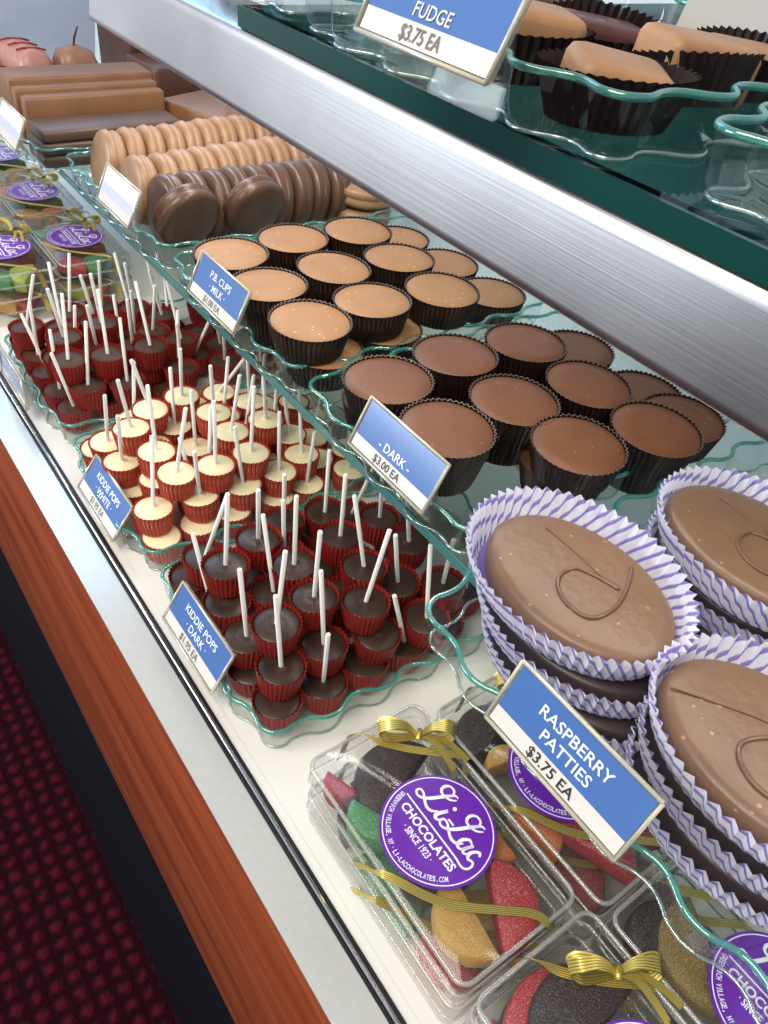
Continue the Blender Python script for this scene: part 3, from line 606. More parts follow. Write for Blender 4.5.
dark = [(-.3050, .3030), (-.2975, .3550), (-.3005, .2490), (-.2515, .3020), (-.2480, .2495), (-.2030, .3050), (-.2440, .3560), (-.1925, .3570)]
cups(dark, [(x - .008 + random.uniform(-.002, .002), y + 0.006) for x, y in dark] + [(-.300, .412), (-.240, .412), (-.206, .408, 1)], 'pb_dark', 'large dark chocolate', 'DARK tag', -0.241, 0.2045, 'large dark chocolate cups')
t = thing('paper_liner', 'grey white paper liner lying at the back of the dark cups tray', 'paper liner', (0, 0, SHELF + 0.003))
mb = MB(); mb.box(-0.35, -0.197, 0.30, 0.440, 0, 0.0006); obj('sheet', mb.mesh('sheet', M['liner'], False), t)
t = thing('paper_liner', 'grey white paper liner lying at the back of the peanut butter cups tray', 'paper liner', (0, 0, SHELF + 0.003))
mb = MB(); mb.box(-0.535, -0.377, 0.40, 0.440, 0, 0.0006); obj('sheet', mb.mesh('sheet', M['liner'], False), t)

# ================================================================== raspberry patties in striped paper
PA, PB_ = 0.0458, 0.0325
def patty_mesh(mk, name):
    pr = [(0.90, 0), (0.97, 0.0015), (1.0, 0.005), (1.0, 0.0100), (0.985, 0.0128), (0.95, 0.0142), (0.85, 0.0147), (0.5, 0.0150), (0.01, 0.0150)]
    return lathe(pr, 64, None, 0, PA, PB_).mesh(name, M[mk])
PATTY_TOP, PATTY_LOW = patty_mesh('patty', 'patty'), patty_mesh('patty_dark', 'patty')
def paper_mesh(h, a1, b1, seed):
    """Pleated oval paper cup with UVs for the stripes."""
    n = 58; lv = [0, 0.25, 0.5, 0.75, 1.0]; rnd = random.Random(seed); wob = [rnd.uniform(-1, 1) for _ in range(8)]
    mb = MB(); rings = []
    for f in lv:
        ring = []
        for j in range(2*n):
            th = PI*j/n
            w = sum(wob[k]*math.sin((k+2)*th + k) for k in range(8))*0.12
            a = PA + 0.001 + (a1-PA-0.001)*f**0.8 + (0.0011*f + 0.0003)*(1 if j % 2 else -1) + 0.0016*w*f
            b = PB_ + 0.001 + (b1-PB_-0.001)*f**0.8 + (0.0011*f + 0.0003)*(1 if j % 2 else -1) + 0.0016*w*f
            ring.append((a*math.cos(th), b*math.sin(th), h*f + 0.0008*w*f + (0.0006 if f == 1 and j % 2 else 0)))
        rings.append(ring)
    m2 = 2*n; vs = [p for r in rings for p in r]; fs = []; uvs = []
    for i in range(len(lv)-1):
        for j in range(m2):
            k = (j+1) % m2
            fs.append((i*m2+j, i*m2+k, (i+1)*m2+k, (i+1)*m2+j))
            uvs.append(((j/m2, lv[i]), ((j+1)/m2, lv[i]), ((j+1)/m2, lv[i+1]), (j/m2, lv[i+1])))
    mb.add(vs, fs, 0, uvs)
    mb.add(rings[0], [tuple(range(m2-1, -1, -1))], 0, [tuple((0, 0) for _ in range(m2))])
    return mb.mesh('paper_cup', M['stripe_paper'], False)
PAPER_TOP = paper_mesh(0.0200, 0.0528, 0.0428, 1); PAPER_LOW = [paper_mesh(0.0158, 0.0500, 0.0385, 2), paper_mesh(0.0158, 0.0505, 0.0390, 5)]
SW = [(-.0305,.0096),(-.0128,.0097),(.0021,.0091),(.0128,.0098),(.0029,.0069),(-.0054,.0021),(-.0052,-.0074),(.0019,-.0141),(.0115,-.0155),(.0187,-.0114),(.0191,.0013),(.0135,.0150),(.0070,.0250)]
q = catmull([(x, y, 0.0152) for x, y in SW], 8); mb = MB()
mb.tube(q, [0.0004 if i < 20 else 0.0010 for i in range(len(q))], 8); DRIZZLE = mb.mesh('drizzle', M['drizzle'])
SWB = [(-.0394,-.0118),(-.0277,-.0045),(-.0096,.0059),(.0060,.0090),(-.0040,.0020),(-.0094,-.0072),(-.0089,-.0135),(-.0041,-.0184),(.0046,-.0208),(.0150,-.0170),(.0190,-.0040),(.0160,.0120)]
q = catmull([(x, y, 0.0152) for x, y in SWB], 8); mb = MB()
mb.tube(q, [0.0004 if i < 24 else 0.0010 for i in range(len(q))], 8); DRIZZLE2 = mb.mesh('drizzle', M['drizzle'])
for si, (px, py, where, rz) in enumerate(((-.1256, .2215, 'stack beside the dark chocolate cups', 0.0), (-.0290, .2235, 'stack behind the RASPBERRY PATTIES tag', 0.04), (-.1000, .3130, 'second stack from the tag, behind it', -0.05), (-.0850, .4020, 'stack at the back', 0.1))):
    for k in range(3):
        lvl = ['bottom', 'middle', 'top'][k]
        rnd = random.Random(si*5+k)
        t = thing('raspberry_patty', f'oval raspberry patty in striped paper, {lvl} of the {where}', 'chocolate patty',
                  (px + .0062*(2-k)*(1 if si == 0 else .3) + (rnd.uniform(-.0012, .0012) if k < 2 else 0), py + (rnd.uniform(-.0012, .0012) if k < 2 else 0), SHELF + 0.0022 + 0.0168*k), (0, 0, rz + (rnd.uniform(-.06, .06) if k < 2 else 0)), 'raspberry patties')
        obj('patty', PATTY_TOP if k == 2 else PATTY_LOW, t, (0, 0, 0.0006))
        obj('paper_cup', PAPER_TOP if k == 2 else PAPER_LOW[(si+k) % 2], t, ((-.0030 if si == 0 else .0025) if k == 2 else 0, .0006, 0), rot=(0, 0, (PI if si % 2 else 0)))
        if k == 2: obj('drizzle', DRIZZLE2 if si == 1 else DRIZZLE, t, (0, 0, 0.0006))

# ================================================================== sandwich cookies
R = 0.0275
ck = [(0.001, 0.0001), (0.012, 0.0), (R-0.0045, 0.0004), (R-0.0014, 0.0022), (R, 0.0052), (R-0.0012, 0.0078), (R-0.0016, 0.0088), (R-0.0010, 0.0098), (R, 0.0122), (R-0.0014, 0.0152), (R-0.0045, 0.0172), (0.012, 0.0176), (0.001, 0.0176)]
COOK = {k: lathe(ck, 48).mesh('cookie', M[k]) for k in ('cookie_milk', 'cookie_dark')}
def cookie(x, y, z, k, rot, label, group):
    o = obj('sandwich_cookie', COOK[k], None, (x, y, z), rot); tag(o, label, 'cookie', group)
rows = [('cookie_milk', -.717, -.733, .236, 12, 'caramel brown coated cookie, {} from the front of the row beside the dark bars'),
        ('cookie_milk', -.648, -.668, .236, 11, 'caramel brown coated cookie, {} from the front of the middle row'),
        ('cookie_dark', -.6030, -.5990, .240, 11, 'dark coated cookie, {} from the front of its standing row')]
zc = SHELF + 0.0022 + R - 0.0004
for k, xa, xb, y0, n, lab in rows:
    for i in range(n):
        f = i/(n-1)
        lean = -0.16 + random.uniform(-.05, .05)
        cookie(xa + (xb-xa)*f + random.uniform(-.0012, .0012), y0 + 0.0186*i, zc, k, (-PI/2 + lean, 0, random.uniform(-.05, .05)), lab.format(ordinal(i)), 'coated sandwich cookies in standing rows')
for i, (y, x) in enumerate(((.2540, -.5690), (.3120, -.5680))):
    cookie(x, y, zc - 0.0005, 'cookie_dark', (0, math.radians(-68), 0.12), f'dark coated cookie leaning flat side out, {ordinal(i)} from the tray front', 'dark cookies leaning on the standing row')
cookie(-.5800, .4230, SHELF + 0.0035, 'cookie_milk', (0.05, 0.03, 0), 'caramel brown cookie lying flat under the steel rail', 'cookies lying flat')
cookie(-.5810, .4240, SHELF + 0.0215, 'cookie_milk', (-0.04, 0.02, 0), 'caramel brown cookie lying on top of the flat one', 'cookies lying flat')

# ================================================================== chocolate bars, slabs and cakes
def bar(name, label, cat, mk, x0, x1, y0, y1, z0, z1, rz=0, group=None, r=0.004, b=0.0025, tilt=0, loc=None):
    cx, cy = (x0+x1)/2, (y0+y1)/2
    mb = MB(); slab(mb, x0-cx, x1-cx, y0-cy, y1-cy, 0, z1-z0, r, b, 0, 4)
    o = obj(name, mb.mesh(name, M[mk], True, 50), None, (cx, cy, DECK + z0), (0, tilt, rz)); tag(o, label, cat, group); return o
g = 'long caramel chocolate bars'
bar('chocolate_bar', 'caramel brown bar standing on edge, first of three, next to the dark bars', 'chocolate bar', 'bar_milk', -.8580, -.8420, .2140, .3540, .1155, .1620, 0, g)
bar('chocolate_bar', 'caramel brown bar standing on edge, second of three behind the front bar', 'chocolate bar', 'bar_milk', -.8745, -.8590, .2110, .3540, .1155, .1660, 0, g)
bar('chocolate_bar', 'caramel brown bar, third and tallest, beside the pale cakes', 'chocolate bar', 'bar_milk', -.9190, -.8755, .2110, .3560, .1155, .1710, 0, g)
g = 'flat dark chocolate bars in one stack'
for k, n in enumerate(('bottom', 'middle', 'top')):
    bar('chocolate_bar', f'long flat dark chocolate bar, {n} of the dark stack', 'chocolate bar', 'bar_dark', -.8360 + .002*k, -.7900 + .0012*(2-k), .2090 + .001*k, .3480, .1155 + .0110*k, .1155 + .0110*k + .0106, 0.01*(k-1), g)
g = 'chocolate slabs lying behind the bars'
bar('chocolate_slab', 'flat caramel chocolate slab lying behind the dark bars', 'chocolate slab', 'bar_milk', -.880, -.785, .368, .462, .1140, .1500, 0.35, g)
bar('chocolate_slab', 'flat dark chocolate slab behind the caramel cookie row', 'chocolate slab', 'block_dark', -.775, -.665, .455, .560, .1140, .1440, 0.3, g)
bar('chocolate_slab', 'thick dark chocolate slab behind the caramel bars', 'chocolate slab', 'block_dark', -.985, -.915, .370, .455, .1140, .1640, 0.1, g)
bar('chocolate_slab', 'dark chocolate slab under the steel rail, behind the bars', 'chocolate slab', 'block_dark', -.985, -.905, .462, .580, .1140, .1700, -0.1, g)
bar('chocolate_slab', 'large dark chocolate slab at the far corner behind the cakes', 'chocolate slab', 'block_dark', -1.10, -1.005, .380, .560, .1140, .2050, 0.05, g)
def cake(x, y, z, sx, sy, sz, mk, label, stripes=0, rz=0.0, stem=False):
    t = thing('small_cake', label, 'cake', (x, y, DECK + z), (0, 0, rz), 'small coated cakes')
    mb = MB(); slab(mb, -sx/2, sx/2, -sy/2, sy/2, 0, sz, min(sx, sy)*0.3, sz*0.25, 0, 6); obj('coating', mb.mesh('coating', M[mk], True, 60), t)
    for k in range(stripes):
        u = (k+0.5)/stripes - 0.5; b = MB()
        b.tube([(u*sx*0.8 - .004, -sy*0.40, sz*0.97), (u*sx*0.8 - .002, -sy*0.2, sz + .0004), (u*sx*0.8 + .002, sy*0.2, sz + .0004), (u*sx*0.8 + .004, sy*0.40, sz*0.97)], 0.0011, 6)
        obj('icing_stripe', b.mesh('icing_stripe', M['red_icing']), t)
    if stem:
        b = MB(); b.tube([(0, 0, sz - .002), (.001, .002, sz + .008), (.003, .006, sz + .018)], 0.0013, 6); obj('stem', b.mesh('stem', M['block_dark']), t)
cake(-.968, .2200, .1155, .058, .036, .044, 'cake', 'pale brown coated cake with one dark stripe beside the caramel bars', 1, 0.2)
cake(-1.004, .2640, .1155, .080, .036, .056, 'cake_pink', 'rosy coated cake with three red stripes', 3, 0.1)
cake(-.972, .3080, .1155, .042, .042, .060, 'cake', 'square brown cake with a dark stem on top', 0, 0.1, True)
cake(-1.060, .2300, .1155, .060, .040, .045, 'cake_pink', 'rosy cake behind the striped one, nearest the hazy panel', 2, 0.0)
t = thing('reflection_panel', 'hazy blue white panel standing in for a bright reflection behind the small cakes', 'panel', (0, 0, SHELF))  # added panel that stands in for a reflective area
mb = MB(); mb.rings([[(-1.112 + dx, .12, 0.0), (-1.112 + dx, .375, 0.0), (-1.112 + dx, .400, 0.19), (-1.112 + dx, .12, 0.19)] for dx in (-.002, .002)], 0, True, True)
obj('sheet', mb.mesh('sheet', M['reflection_haze'], False), t)

# ================================================================== fudge on the upper shelf
mb = MB(); pleated(mb, 0.0200, 0.0265, 0.0165, 40, 0.0006, 0.0010, lip=0.0008); FUDGE_CUP = mb.mesh('wrapper', M['black_paper'], False)
def fudge(x, y, mk, label, rot, cup_rot, size=(.040, .024, .016), off=(0, 0, .0085), brot=(0.05, 0.1, 0)):
    t = thing('fudge_piece', label, 'fudge', (x, y, UPPER + 0.0032), (0, 0, rot), 'pieces of fudge in dark paper cups')
    mb = MB(); sx, sy, sz = size; slab(mb, -sx/2, sx/2, -sy/2, sy/2, -sz/2, sz/2, 0.005, 0.0035, 0, 5)
    obj('block', mb.mesh('block', M[mk], True, 60), t, off, brot)
    c = obj('paper_cup', FUDGE_CUP, t, (0, 0, 0), cup_rot); c.scale = (1, .75, 1)
fudge(-.1860, .2330, 'fudge', 'caramel fudge block in dark paper at the front corner of its tray', 1.0, (0, 0, 0), (.034, .026, .017), (0, 0, .0105), (.1, .12, 0))
fudge(-.1930, .2850, 'fudge', 'caramel fudge block half hidden by raised dark paper, second in from the corner', 1.3, (-.22, 0, 0), (.042, .026, .020), (0, .002, .0125))
fudge(-.2420, .2440, 'fudge', 'caramel fudge block next to the FUDGE tag', 1.2, (.0, 0, 0), (.040, .026, .020), (0, 0, .0135))
fudge(-.2500, .2950, 'fudge_dark', 'dark fudge flecked with red behind the caramel pieces', 1.2, (.2, 0, 0))
fudge(-.2050, .3350, 'fudge', 'caramel fudge block at the back under the grey paper', 1.3, (.1, 0, 0))
fudge(-.2950, .2550, 'fudge_dark', 'dark fudge piece hidden mostly by the FUDGE tag', 1.2, (.1, 0, 0))
fudge(-.3000, .3100, 'fudge_dark', 'dark fudge piece at the back behind the FUDGE tag', 1.1, (.1, 0, 0))
fudge(-.4100, .2550, 'fudge_dark', 'dark fudge piece in the tray beyond the FUDGE tag', 1.2, (0, 0, 0))
fudge(-.4700, .2560, 'fudge_dark', 'dark fudge piece at the far end of the upper shelf', 1.2, (0, 0, 0))
t = thing('paper_sheet', 'grey wax paper sheet standing up behind the fudge', 'paper', (-.215, .372, UPPER + .003), (0, 0, .25))
mb = MB(); mb.rings([[(x, 0.004*math.sin(i*1.3) + 0.012*f, 0.036*f - (0.012*abs(i-3)/3*f)) for i, x in enumerate([-.05, -.033, -.016, 0, .016, .033, .05])] for f in (0, .33, .66, 1)], 0, False, False, False)
obj('sheet', mb.mesh('sheet', M['wax'], True), t)

# ================================================================== boxes of fruit slices
LAB_R = 0.0272
def label_mesh():
    mb = MB()
    # rings
    n = 72
    for ra, rb in ((0.955, 0.935),):
        mb.add([(r*math.cos(2*PI*k/n), r*math.sin(2*PI*k/n), 0) for r in (ra, rb) for k in range(n)], [(k, (k+1) % n, n+(k+1) % n, n+k) for k in range(n)])
    def L(ox, oy, s):
        A = lambda pts: [(ox + a*s, oy + b*s) for a, b in pts]
        stroke(mb, A([(.42,.60),(.46,.70),(.40,.80),(.26,.80),(.18,.68),(.22,.55),(.36,.52),(.52,.58),(.62,.70)]), [.02,.04,.04,.04,.06,.05,.04,.04,.02])
        stroke(mb, A([(.60,.76),(.50,.74),(.38,.52),(.24,.22),(.12,.06),(.0,.0),(-.10,.05),(-.08,.15),(.04,.15),(.20,.06),(.36,.0),(.50,.04),(.58,.16)]), [.02,.04,.065,.065,.05,.04,.04,.04,.04,.05,.055,.05,.02])
    L(-.68, .08, .74); L(-.02, .08, .78)
    stroke(mb, [(-.20,.26),(-.16,.34),(-.21,.19),(-.21,.11),(-.15,.09),(-.08,.16)], [.03,.06,.07,.07,.05,.03])
    mb.add([(-.12 + .038*math.cos(2*PI*k/12), .47 + .038*math.sin(2*PI*k/12), 0) for k in range(12)], [tuple(range(12))])
    stroke(mb, [(-.04,.26),(.03,.26),(.10,.26)], .035)
    stroke(mb, [(.53,.31),(.44,.33),(.37,.22),(.39,.11),(.47,.10),(.54,.24),(.56,.31),(.51,.15),(.56,.10),(.62,.17)], [.03,.05,.06,.06,.04,.04,.05,.06,.04,.025])
    stroke(mb, [(.75,.28),(.71,.33),(.65,.28),(.62,.18),(.67,.10),(.75,.13),(.80,.08),(.79,-.02),(.71,-.075),(.5,-.06),(0,-.06),(-.5,-.06),(-.80,-.06)], [.04,.05,.05,.06,.05,.04,.04,.04,.04,.035,.03,.03,.025])
    text(mb, 'CHOCOLATES', .0, -.295, .155, width=1.36, bold=.03)
    text(mb, '\u00b7 SINCE 1923 \u00b7', .0, -.49, .125, width=.72, bold=.02)
    arc_text(mb, 'GREENWICH VILLAGE, NY', .885, 186, 256, .085, .02)
    arc_text(mb, '\u00b7', .885, 257, 262, .085, .02)
    arc_text(mb, 'LI-LACCHOCOLATES.COM', .885, 263, 333, .085, .02)
    mb.v = [(a*LAB_R, b*LAB_R, 0) for a, b, _ in mb.v]
    return mb.mesh('lettering', M['ink_label'], False)
LETTER = label_mesh()
mb = MB(); mb.add([(LAB_R*math.cos(2*PI*k/72), LAB_R*math.sin(2*PI*k/72), z) for z in (0, .0003) for k in range(72)], [tuple(range(72, 144))] + [(k, (k+1) % 72, 72+(k+1) % 72, 72+k) for k in range(72)])
LABEL = mb.mesh('round_label', M['purple'], False)
BX, BY, BH = 0.1200, 0.0680, 0.0248
def shell_mesh(z0, z1, top):
    mb = MB(); r = rrect(-BX/2, BX/2, -BY/2, BY/2, .006, 6)
    r2 = rrect(-BX/2+.0012, BX/2-.0012, -BY/2+.0012, BY/2-.0012, .005, 6)
    rr = [ring2(r, z0), ring2(r, z1-.0012), ring2(r2, z1)]
    mb.rings(rr if top else [ring2(r2, z0+.0008), ring2(r2, z1)], 0, not top, top)
    return mb.mesh('lid' if top else 'base', M['plastic'], True, 50)
def edge_mesh():
    mb = MB()
    o = [(x, y, BH - .0010) for x, y in rrect(-BX/2+.0006, BX/2-.0006, -BY/2+.0006, BY/2-.0006, .006, 6)]
    mb.tube(o, .0011, 8, True)
    o = [(x, y, .0125) for x, y in rrect(-BX/2, BX/2, -BY/2, BY/2, .006, 6)]
    mb.tube(o, .0007, 6, True)
    return mb.mesh('moulded_edge', M['plastic_edge'])
B_BASE, B_LID, B_EDGE = shell_mesh(0, .0125, False), shell_mesh(.0118, BH, True), edge_mesh()
def band_mesh(pts, sides, w=.0042):
    mb = MB(); q = catmull(pts, 6); sd = []
    for i in range(len(q)):
        f = i/6; k = min(int(f), len(pts)-2); sd.append(Vector(sides[k]).lerp(Vector(sides[k+1]), min(1, f-k)))
    mb.strip(q, w, sd); return mb.mesh('cord', M['gold'])
zt = BH + .0006
# loop of flat cord round the two ends of the box: over the lid at +x, down the front, and over the lid at -x
BAND_A = band_mesh([(-.012, -BY/2-.0010, .004), (-.006, -BY/2-.0012, .014), (.002, -BY/2-.0011, BH-.002), (.008, -BY/2+.002, zt+.0002), (.030, -.018, zt), (.052, BY/2-.025, zt+.0001), (BX/2-.0005, BY/2-.0205, zt-.0002), (BX/2+.0012, BY/2-.018, BH-.004), (BX/2+.001, BY/2-.016, .008)],
                   [(1,0,0),(1,0,.2),(1,0,.2),(.6,-.8,0),(.5,-.85,0),(.5,-.85,0),(.3,-1,.1),(0,1,0),(0,1,0)])
BAND_B = band_mesh([(-BX/2-.0012, -.012, .006), (-BX/2-.0012, -.008, BH-.004), (-BX/2+.0010, -.004, zt), (-.048, .004, zt), (-.036, .016, zt), (-.024, BY/2-.003, zt), (-.020, BY/2+.0012, BH-.004), (-.018, BY/2+.0012, .008)],
                   [(0,1,0),(0,1,0),(.6,.8,0),(.7,-.7,0),(.7,-.7,0),(.8,-.5,0),(1,0,0),(1,0,0)])
def bow_mesh():
    mb = MB()
    for side, ln in ((-1, .021), (1, .018)):
        for k, (dz, wd) in enumerate(((.004, .0075), (.0062, .006))):
            p = [(0, 0, .0012), (side*ln*.35, .0015, .0045 + dz*.5), (side*ln*.8, .0025 - k*.002, .0050 + dz*.6), (side*ln, .001, .0038), (side*ln*.75, -.0015, .0012), (side*ln*.3, -.0006, .0008), (0, 0, .0012)]
            q = catmull(p, 6); N = len(q)
            w = [.0022 + (wd-.0022)*math.sin(PI*i/(N-1))**.7 for i in range(N)]
            mb.strip(q, w, [Vector((0.15*side, 1, .25 if i < N/2 else -.1)) for i in range(N)])
    for p in ([(0, 0, .0015), (.007, -.004, .0035), (.013, -.0115, .0015), (.0165, -.018, .0004)], [(0, 0, .0015), (.009, -.0015, .003), (.017, -.006, .002), (.024, -.0125, .0006)]):
        q = catmull(p, 6); mb.strip(q, .0032, [Vector((.7, .6, .2))]*len(q))
    mb.tube([(-.0006, -.0026, .0016), (0, 0, .0032), (.0006, .0026, .0016)], .0016, 8)
    return mb.mesh('bow', M['gold'])
BOW = bow_mesh()
def box(x, y, z, rz, label, top=True, bow=(-.0415, .0210, .97), band=True):
    t = thing('fruit_slice_box', label, 'candy box', (x, y, DECK + z), (0, 0, rz), 'clear boxes of fruit slices')
    obj('base', B_BASE, t); lid = obj('lid', B_LID, t); obj('moulded_edge', B_EDGE, lid)
    if band:
        c = obj('cord', BAND_A, t); obj('cord', BAND_B, t)
        if top and bow: obj('bow', BOW, c, (bow[0], bow[1], zt), (0, 0, bow[2]))
    if top:
        l = obj('round_label', LABEL, t, (0.002, -.001, BH + .0009)); obj('lettering', LETTER, l, (0, 0, .0006))
    return t
def slice_mesh(k, R=.027, th=.013, ang=180):
    """A half-moon jelly slice: rounded rind edge, flat cut side."""
    mb = MB(); n = 18
    outl = [(R*math.cos(math.radians(ang*i/n)), R*math.sin(math.radians(ang*i/n))) for i in range(n+1)]
    if ang < 180: outl += [(0, 0)]
    cx = sum(p[0] for p in outl)/len(outl); cy = sum(p[1] for p in outl)/len(outl)
    rings = []
    for s, zz in ((.88, 0), (.96, .0010), (1, .0030), (1, th-.0030), (.96, th-.0010), (.87, th), (.45, th+.0004)):
        rings.append([(cx + (a-cx)*s, cy + (b-cy)*s, zz) for a, b in outl])
    mb.rings(rings, 0, True, True)
    return mb.mesh('jelly_slice', M['jelly_'+k], True, 60)
SL = {}
def jelly(box_t, boxname, items, z=.0016, grp='jelly fruit slices in the clear boxes'):
    mw = Matrix.Translation(box_t.location) @ box_t.rotation_euler.to_matrix().to_4x4()
    for col, x, y, dz, rz, tx, ty, ang, R_, words in items:
        key = (col, ang, R_)
        if key not in SL: SL[key] = slice_mesh(col, R_, .0125, ang)
        p = mw @ Vector((x, y, z + dz))
        o = obj('jelly_slice', SL[key], None, p, (tx, ty, rz + box_t.rotation_euler.z))
        tag(o, f'{words} {boxname}', 'fruit slice', grp)
h = .0008
A1 = box(-.1095, .1530, .0248, 0.0, 'clear box of fruit slices with whole round label, topmost at the front of the deck')
A0 = box(-.1085, .1525, 0, 0.0, 'clear box of fruit slices underneath the whole-label front box', False, None)
B1 = box(-.1000, .2250, .0248, 0.015, 'clear box of fruit slices partly behind the RASPBERRY PATTIES tag')
B0 = box(-.0990, .2250, 0, 0.0, 'clear box of fruit slices beneath the one behind the patties tag', False, None)
C1 = box(.0150, .1535, .0248, 0.0, 'clear box of fruit slices with gold bow, cut off at the picture bottom', True, (-.0343, .0230, .99))
C0 = box(.0150, .1535, 0, 0.0, 'clear box of fruit slices below the cut-off gold bow box', False, None)
D1 = box(.0230, .2255, .0248, 0.01, 'clear box of fruit slices seen under the scalloped edge of the patties tray', True, None)
D0 = box(.0230, .2255, 0, 0.0, 'clear box of fruit slices at the base below the patties tray', False, None)
deg = math.radians
jelly(A1, 'in the whole-label front box', [
    ('choc', -.0290, .0050, h, deg(112), 0, 0, 180, .0255, 'big dark dipped fruit slice at the bow end'),
    ('red', -.0460, -.0205, h+.001, deg(200), 0, 0, 180, .0095, 'small red fruit slice by the green one'),
    ('green', -.0210, -.0180, h+.005, deg(205), .1, 0, 180, .0145, 'green fruit slice'),
    ('choc', .0030, -.0050, h, deg(-70), 0, 0, 180, .0230, 'dark fruit slice under the label'),
    ('yellow', .0390, -.0070, h+.006, deg(172), -.05, 0, 180, .0190, 'amber yellow fruit slice'),
    ('red', .0400, .0020, h+.007, deg(-30), 0, .05, 180, .0200, 'wide red fruit slice next to the amber one'),
    ('orange', .0120, .0280, h, deg(180), 0, 0, 180, .0170, 'orange fruit slice')])
jelly(A0, 'in the underneath front box', [
    ('choc', -.030, .0, h, deg(90), 0, 0, 180, .027, 'dark fruit slice'), ('red', .038, -.010, h, deg(180), 0, 0, 180, .018, 'red fruit slice'),
    ('green', .0, -.028, h, deg(0), 0, 0, 180, .022, 'green fruit slice'), ('yellow', .04, .004, h, deg(10), 0, 0, 180, .019, 'yellow fruit slice')])
jelly(B1, 'in the box behind the patties tag', [
    ('choc', -.0340, -.0100, h, deg(98), 0, 0, 180, .0215, 'dark dipped fruit slice'),
    ('yellow', -.0190, -.0160, h+.002, deg(75), 0, 0, 180, .0110, 'narrow yellow fruit slice'),
    ('choc', .0080, .0050, h, deg(-60), 0, 0, 180, .0240, 'dark fruit slice under the label'),
    ('orange', .0160, -.0310, h+.002, deg(10), 0, 0, 180, .0140, 'orange brown fruit slice'),
    ('green', .0240, -.0050, h, deg(30), 0, 0, 180, .0180, 'dark green fruit slice'),
    ('red', .0380, -.0160, h+.007, deg(18), 0, 0, 180, .0210, 'broad red fruit slice'),
    ('red', .0350, .0260, h+.003, deg(185), 0, 0, 180, .0200, 'second red fruit slice')])
jelly(B0, 'in the box beneath the one behind the tag', [
    ('choc', -.03, .0, h, deg(90), 0, 0, 180, .028, 'dark fruit slice'), ('red', .03, -.02, h, deg(10), 0, 0, 180, .024, 'red fruit slice')])
jelly(C1, 'in the gold bow box at the picture bottom', [
    ('red', -.0270, -.0030, h, deg(103), 0, 0, 180, .0290, 'red edged fruit slice'),
    ('choc', -.0230, .0020, h+.0075, deg(98), 0, 0, 180, .0275, 'big dark dipped fruit slice'),
    ('yellow', .0260, .0, h, deg(90), 0, 0, 180, .0260, 'yellow fruit slice'),
    ('orange', .0360, .0060, h+.004, deg(5), 0, 0, 180, .0200, 'orange fruit slice')])
jelly(C0, 'in the box below the gold bow box', [
    ('choc', -.03, .0, h, deg(90), 0, 0, 180, .027, 'dark fruit slice'), ('red', -.040, -.012, h, deg(200), 0, 0, 180, .016, 'red fruit slice')])
jelly(D1, 'in the box under the patties tray', [
    ('choc', -.0390, -.0140, h+.003, deg(85), 0, 0, 180, .0175, 'dark fruit slice'),
    ('olive', -.0250, -.0020, h+.004, deg(150), 0, 0, 180, .0240, 'olive amber fruit slice'),
    ('choc', .0140, .0, h, deg(-60), 0, 0, 180, .0240, 'dark fruit slice under the label'),
    ('red', .0350, -.0150, h+.002, deg(15), 0, 0, 180, .0220, 'red fruit slice')])
cols = ['lime', 'orange', 'green', 'yellow', 'red']
fs = [(-.034, -.022, 20), (-.006, -.026, 5), (.036, -.022, 40), (-.036, .014, 200), (.004, .008, 90), (.040, .012, 150)]
for bi, (x, y, nm) in enumerate(((-.788, .1560, 'front box beside the brown pops'), (-.788, .2260, 'back box beside the brown pops'), (-.9155, .1560, 'second front box past the brown pops'), (-.9155, .2260, 'second back box past the brown pops'), (-1.043, .2260, 'last back box past the brown pops'))):
    bt = box(x, y, .0248, 0, f'clear fruit slice box, upper {nm}', True, (-.030, .020, .5))
    b0 = box(x, y, 0, 0, f'clear fruit slice box underneath the {nm}', False, None)
    for bb, pre in ((bt, 'in the'), (b0, 'underneath the')):
        its = []
        for k, (a, b, r) in enumerate(fs if bb is bt else fs[:3] + fs[5:]):
            c = cols[(k + bi*2 + (1 if bb is b0 else 0)) % 5]
            its.append((c, a, b, h, deg(r), 0, 0, 180, .0195, f'{c} fruit slice, {ordinal(k)} one'))
        jelly(bb, f'{pre} {nm}', its, grp='bright jelly slices in the far boxes')

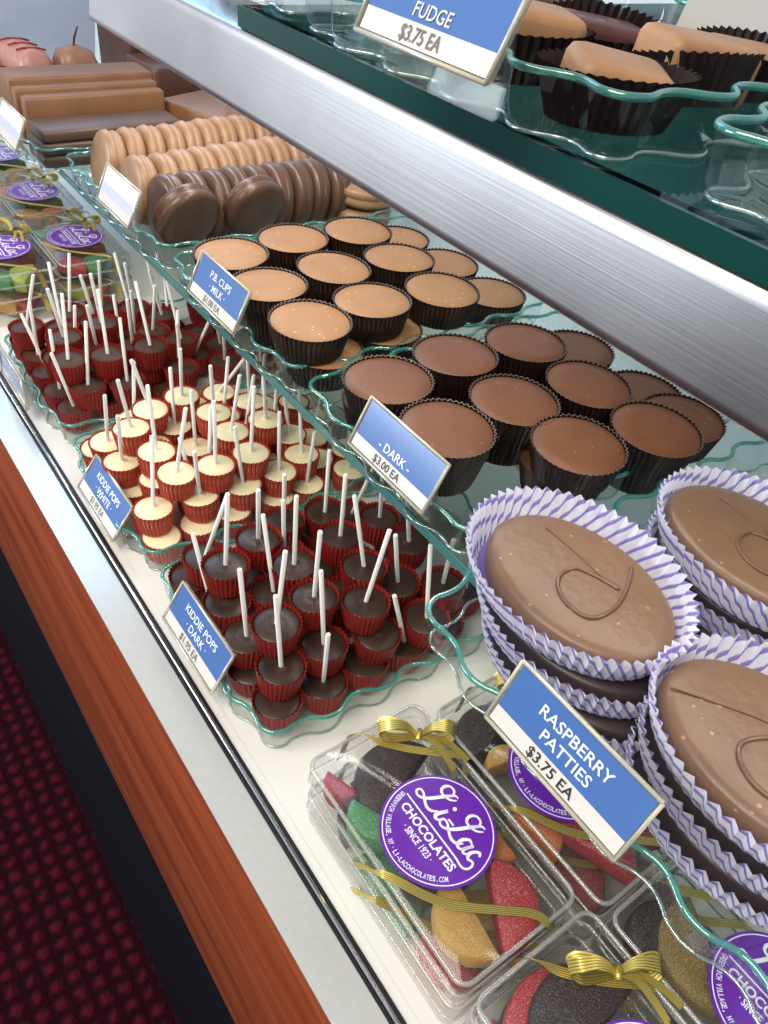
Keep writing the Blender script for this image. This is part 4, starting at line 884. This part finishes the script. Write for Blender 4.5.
# ================================================================== light and camera
w = bpy.data.worlds.new('world'); bpy.context.scene.world = w; w.use_nodes = True
bg = w.node_tree.nodes['Background']; bg.inputs[0].default_value = (0.86, 0.92, 1.0, 1); bg.inputs[1].default_value = 0.52
def area(name, loc, target, size, size_y, energy, col):
    l = bpy.data.lights.new(name, 'AREA'); l.shape = 'RECTANGLE'; l.size = size; l.size_y = size_y; l.energy = energy; l.color = col
    o = bpy.data.objects.new(name, l); C.objects.link(o); o.location = loc
    o.rotation_euler = (Vector(target) - Vector(loc)).to_track_quat('-Z', 'Y').to_euler(); return o
area('shop_window_light', (-3.0, -3.19, 1.91), (-3.0, 0, 1.91), 2.1, 1.28, 150, (0.80, 0.89, 1.0))
area('ceiling_light', (-0.1, -0.9, 2.75), (-0.2, 0.25, DECK), 1.4, 1.0, 42, (1.0, 0.93, 0.82))
area('case_strip_light', (-0.25, 0.30, DECK + 0.300), (-0.25, 0.27, DECK), 1.1, 0.03, 1.3, (1.0, 0.95, 0.86))
area('end_blue_light', (-4.4, 0.6, 3.3), (-0.6, 0.2, DECK), 2.4, 2.4, 55, (0.34, 0.62, 1.0))  # unseen light added so the far trim and deck reflect blue
cam = bpy.data.cameras.new('camera'); co = bpy.data.objects.new('camera', cam); C.objects.link(co)
X = Vector((0.57708231, 0.58430487, -0.57058201)); Y = Vector((0.80983264, -0.31909263, 0.49229157)); Z = Vector((0.10557985, -0.74616869, -0.65733186))
right = Vector((X[0], Y[0], Z[0])); up = -Vector((X[1], Y[1], Z[1])); back = -Vector((X[2], Y[2], Z[2]))
m4 = Matrix((right, up, back)).transposed().to_4x4(); m4.translation = (0, 0, DECK + 0.395)
co.matrix_world = m4
cam.sensor_fit = 'VERTICAL'; cam.sensor_height = 36.0; cam.sensor_width = 27.0; cam.lens = 790/1024*36
cam.clip_start = 0.005; cam.clip_end = 50
sc = bpy.context.scene; sc.camera = co
sc.view_settings.view_transform = 'Standard'; sc.view_settings.look = 'None'; sc.view_settings.exposure = 0.0
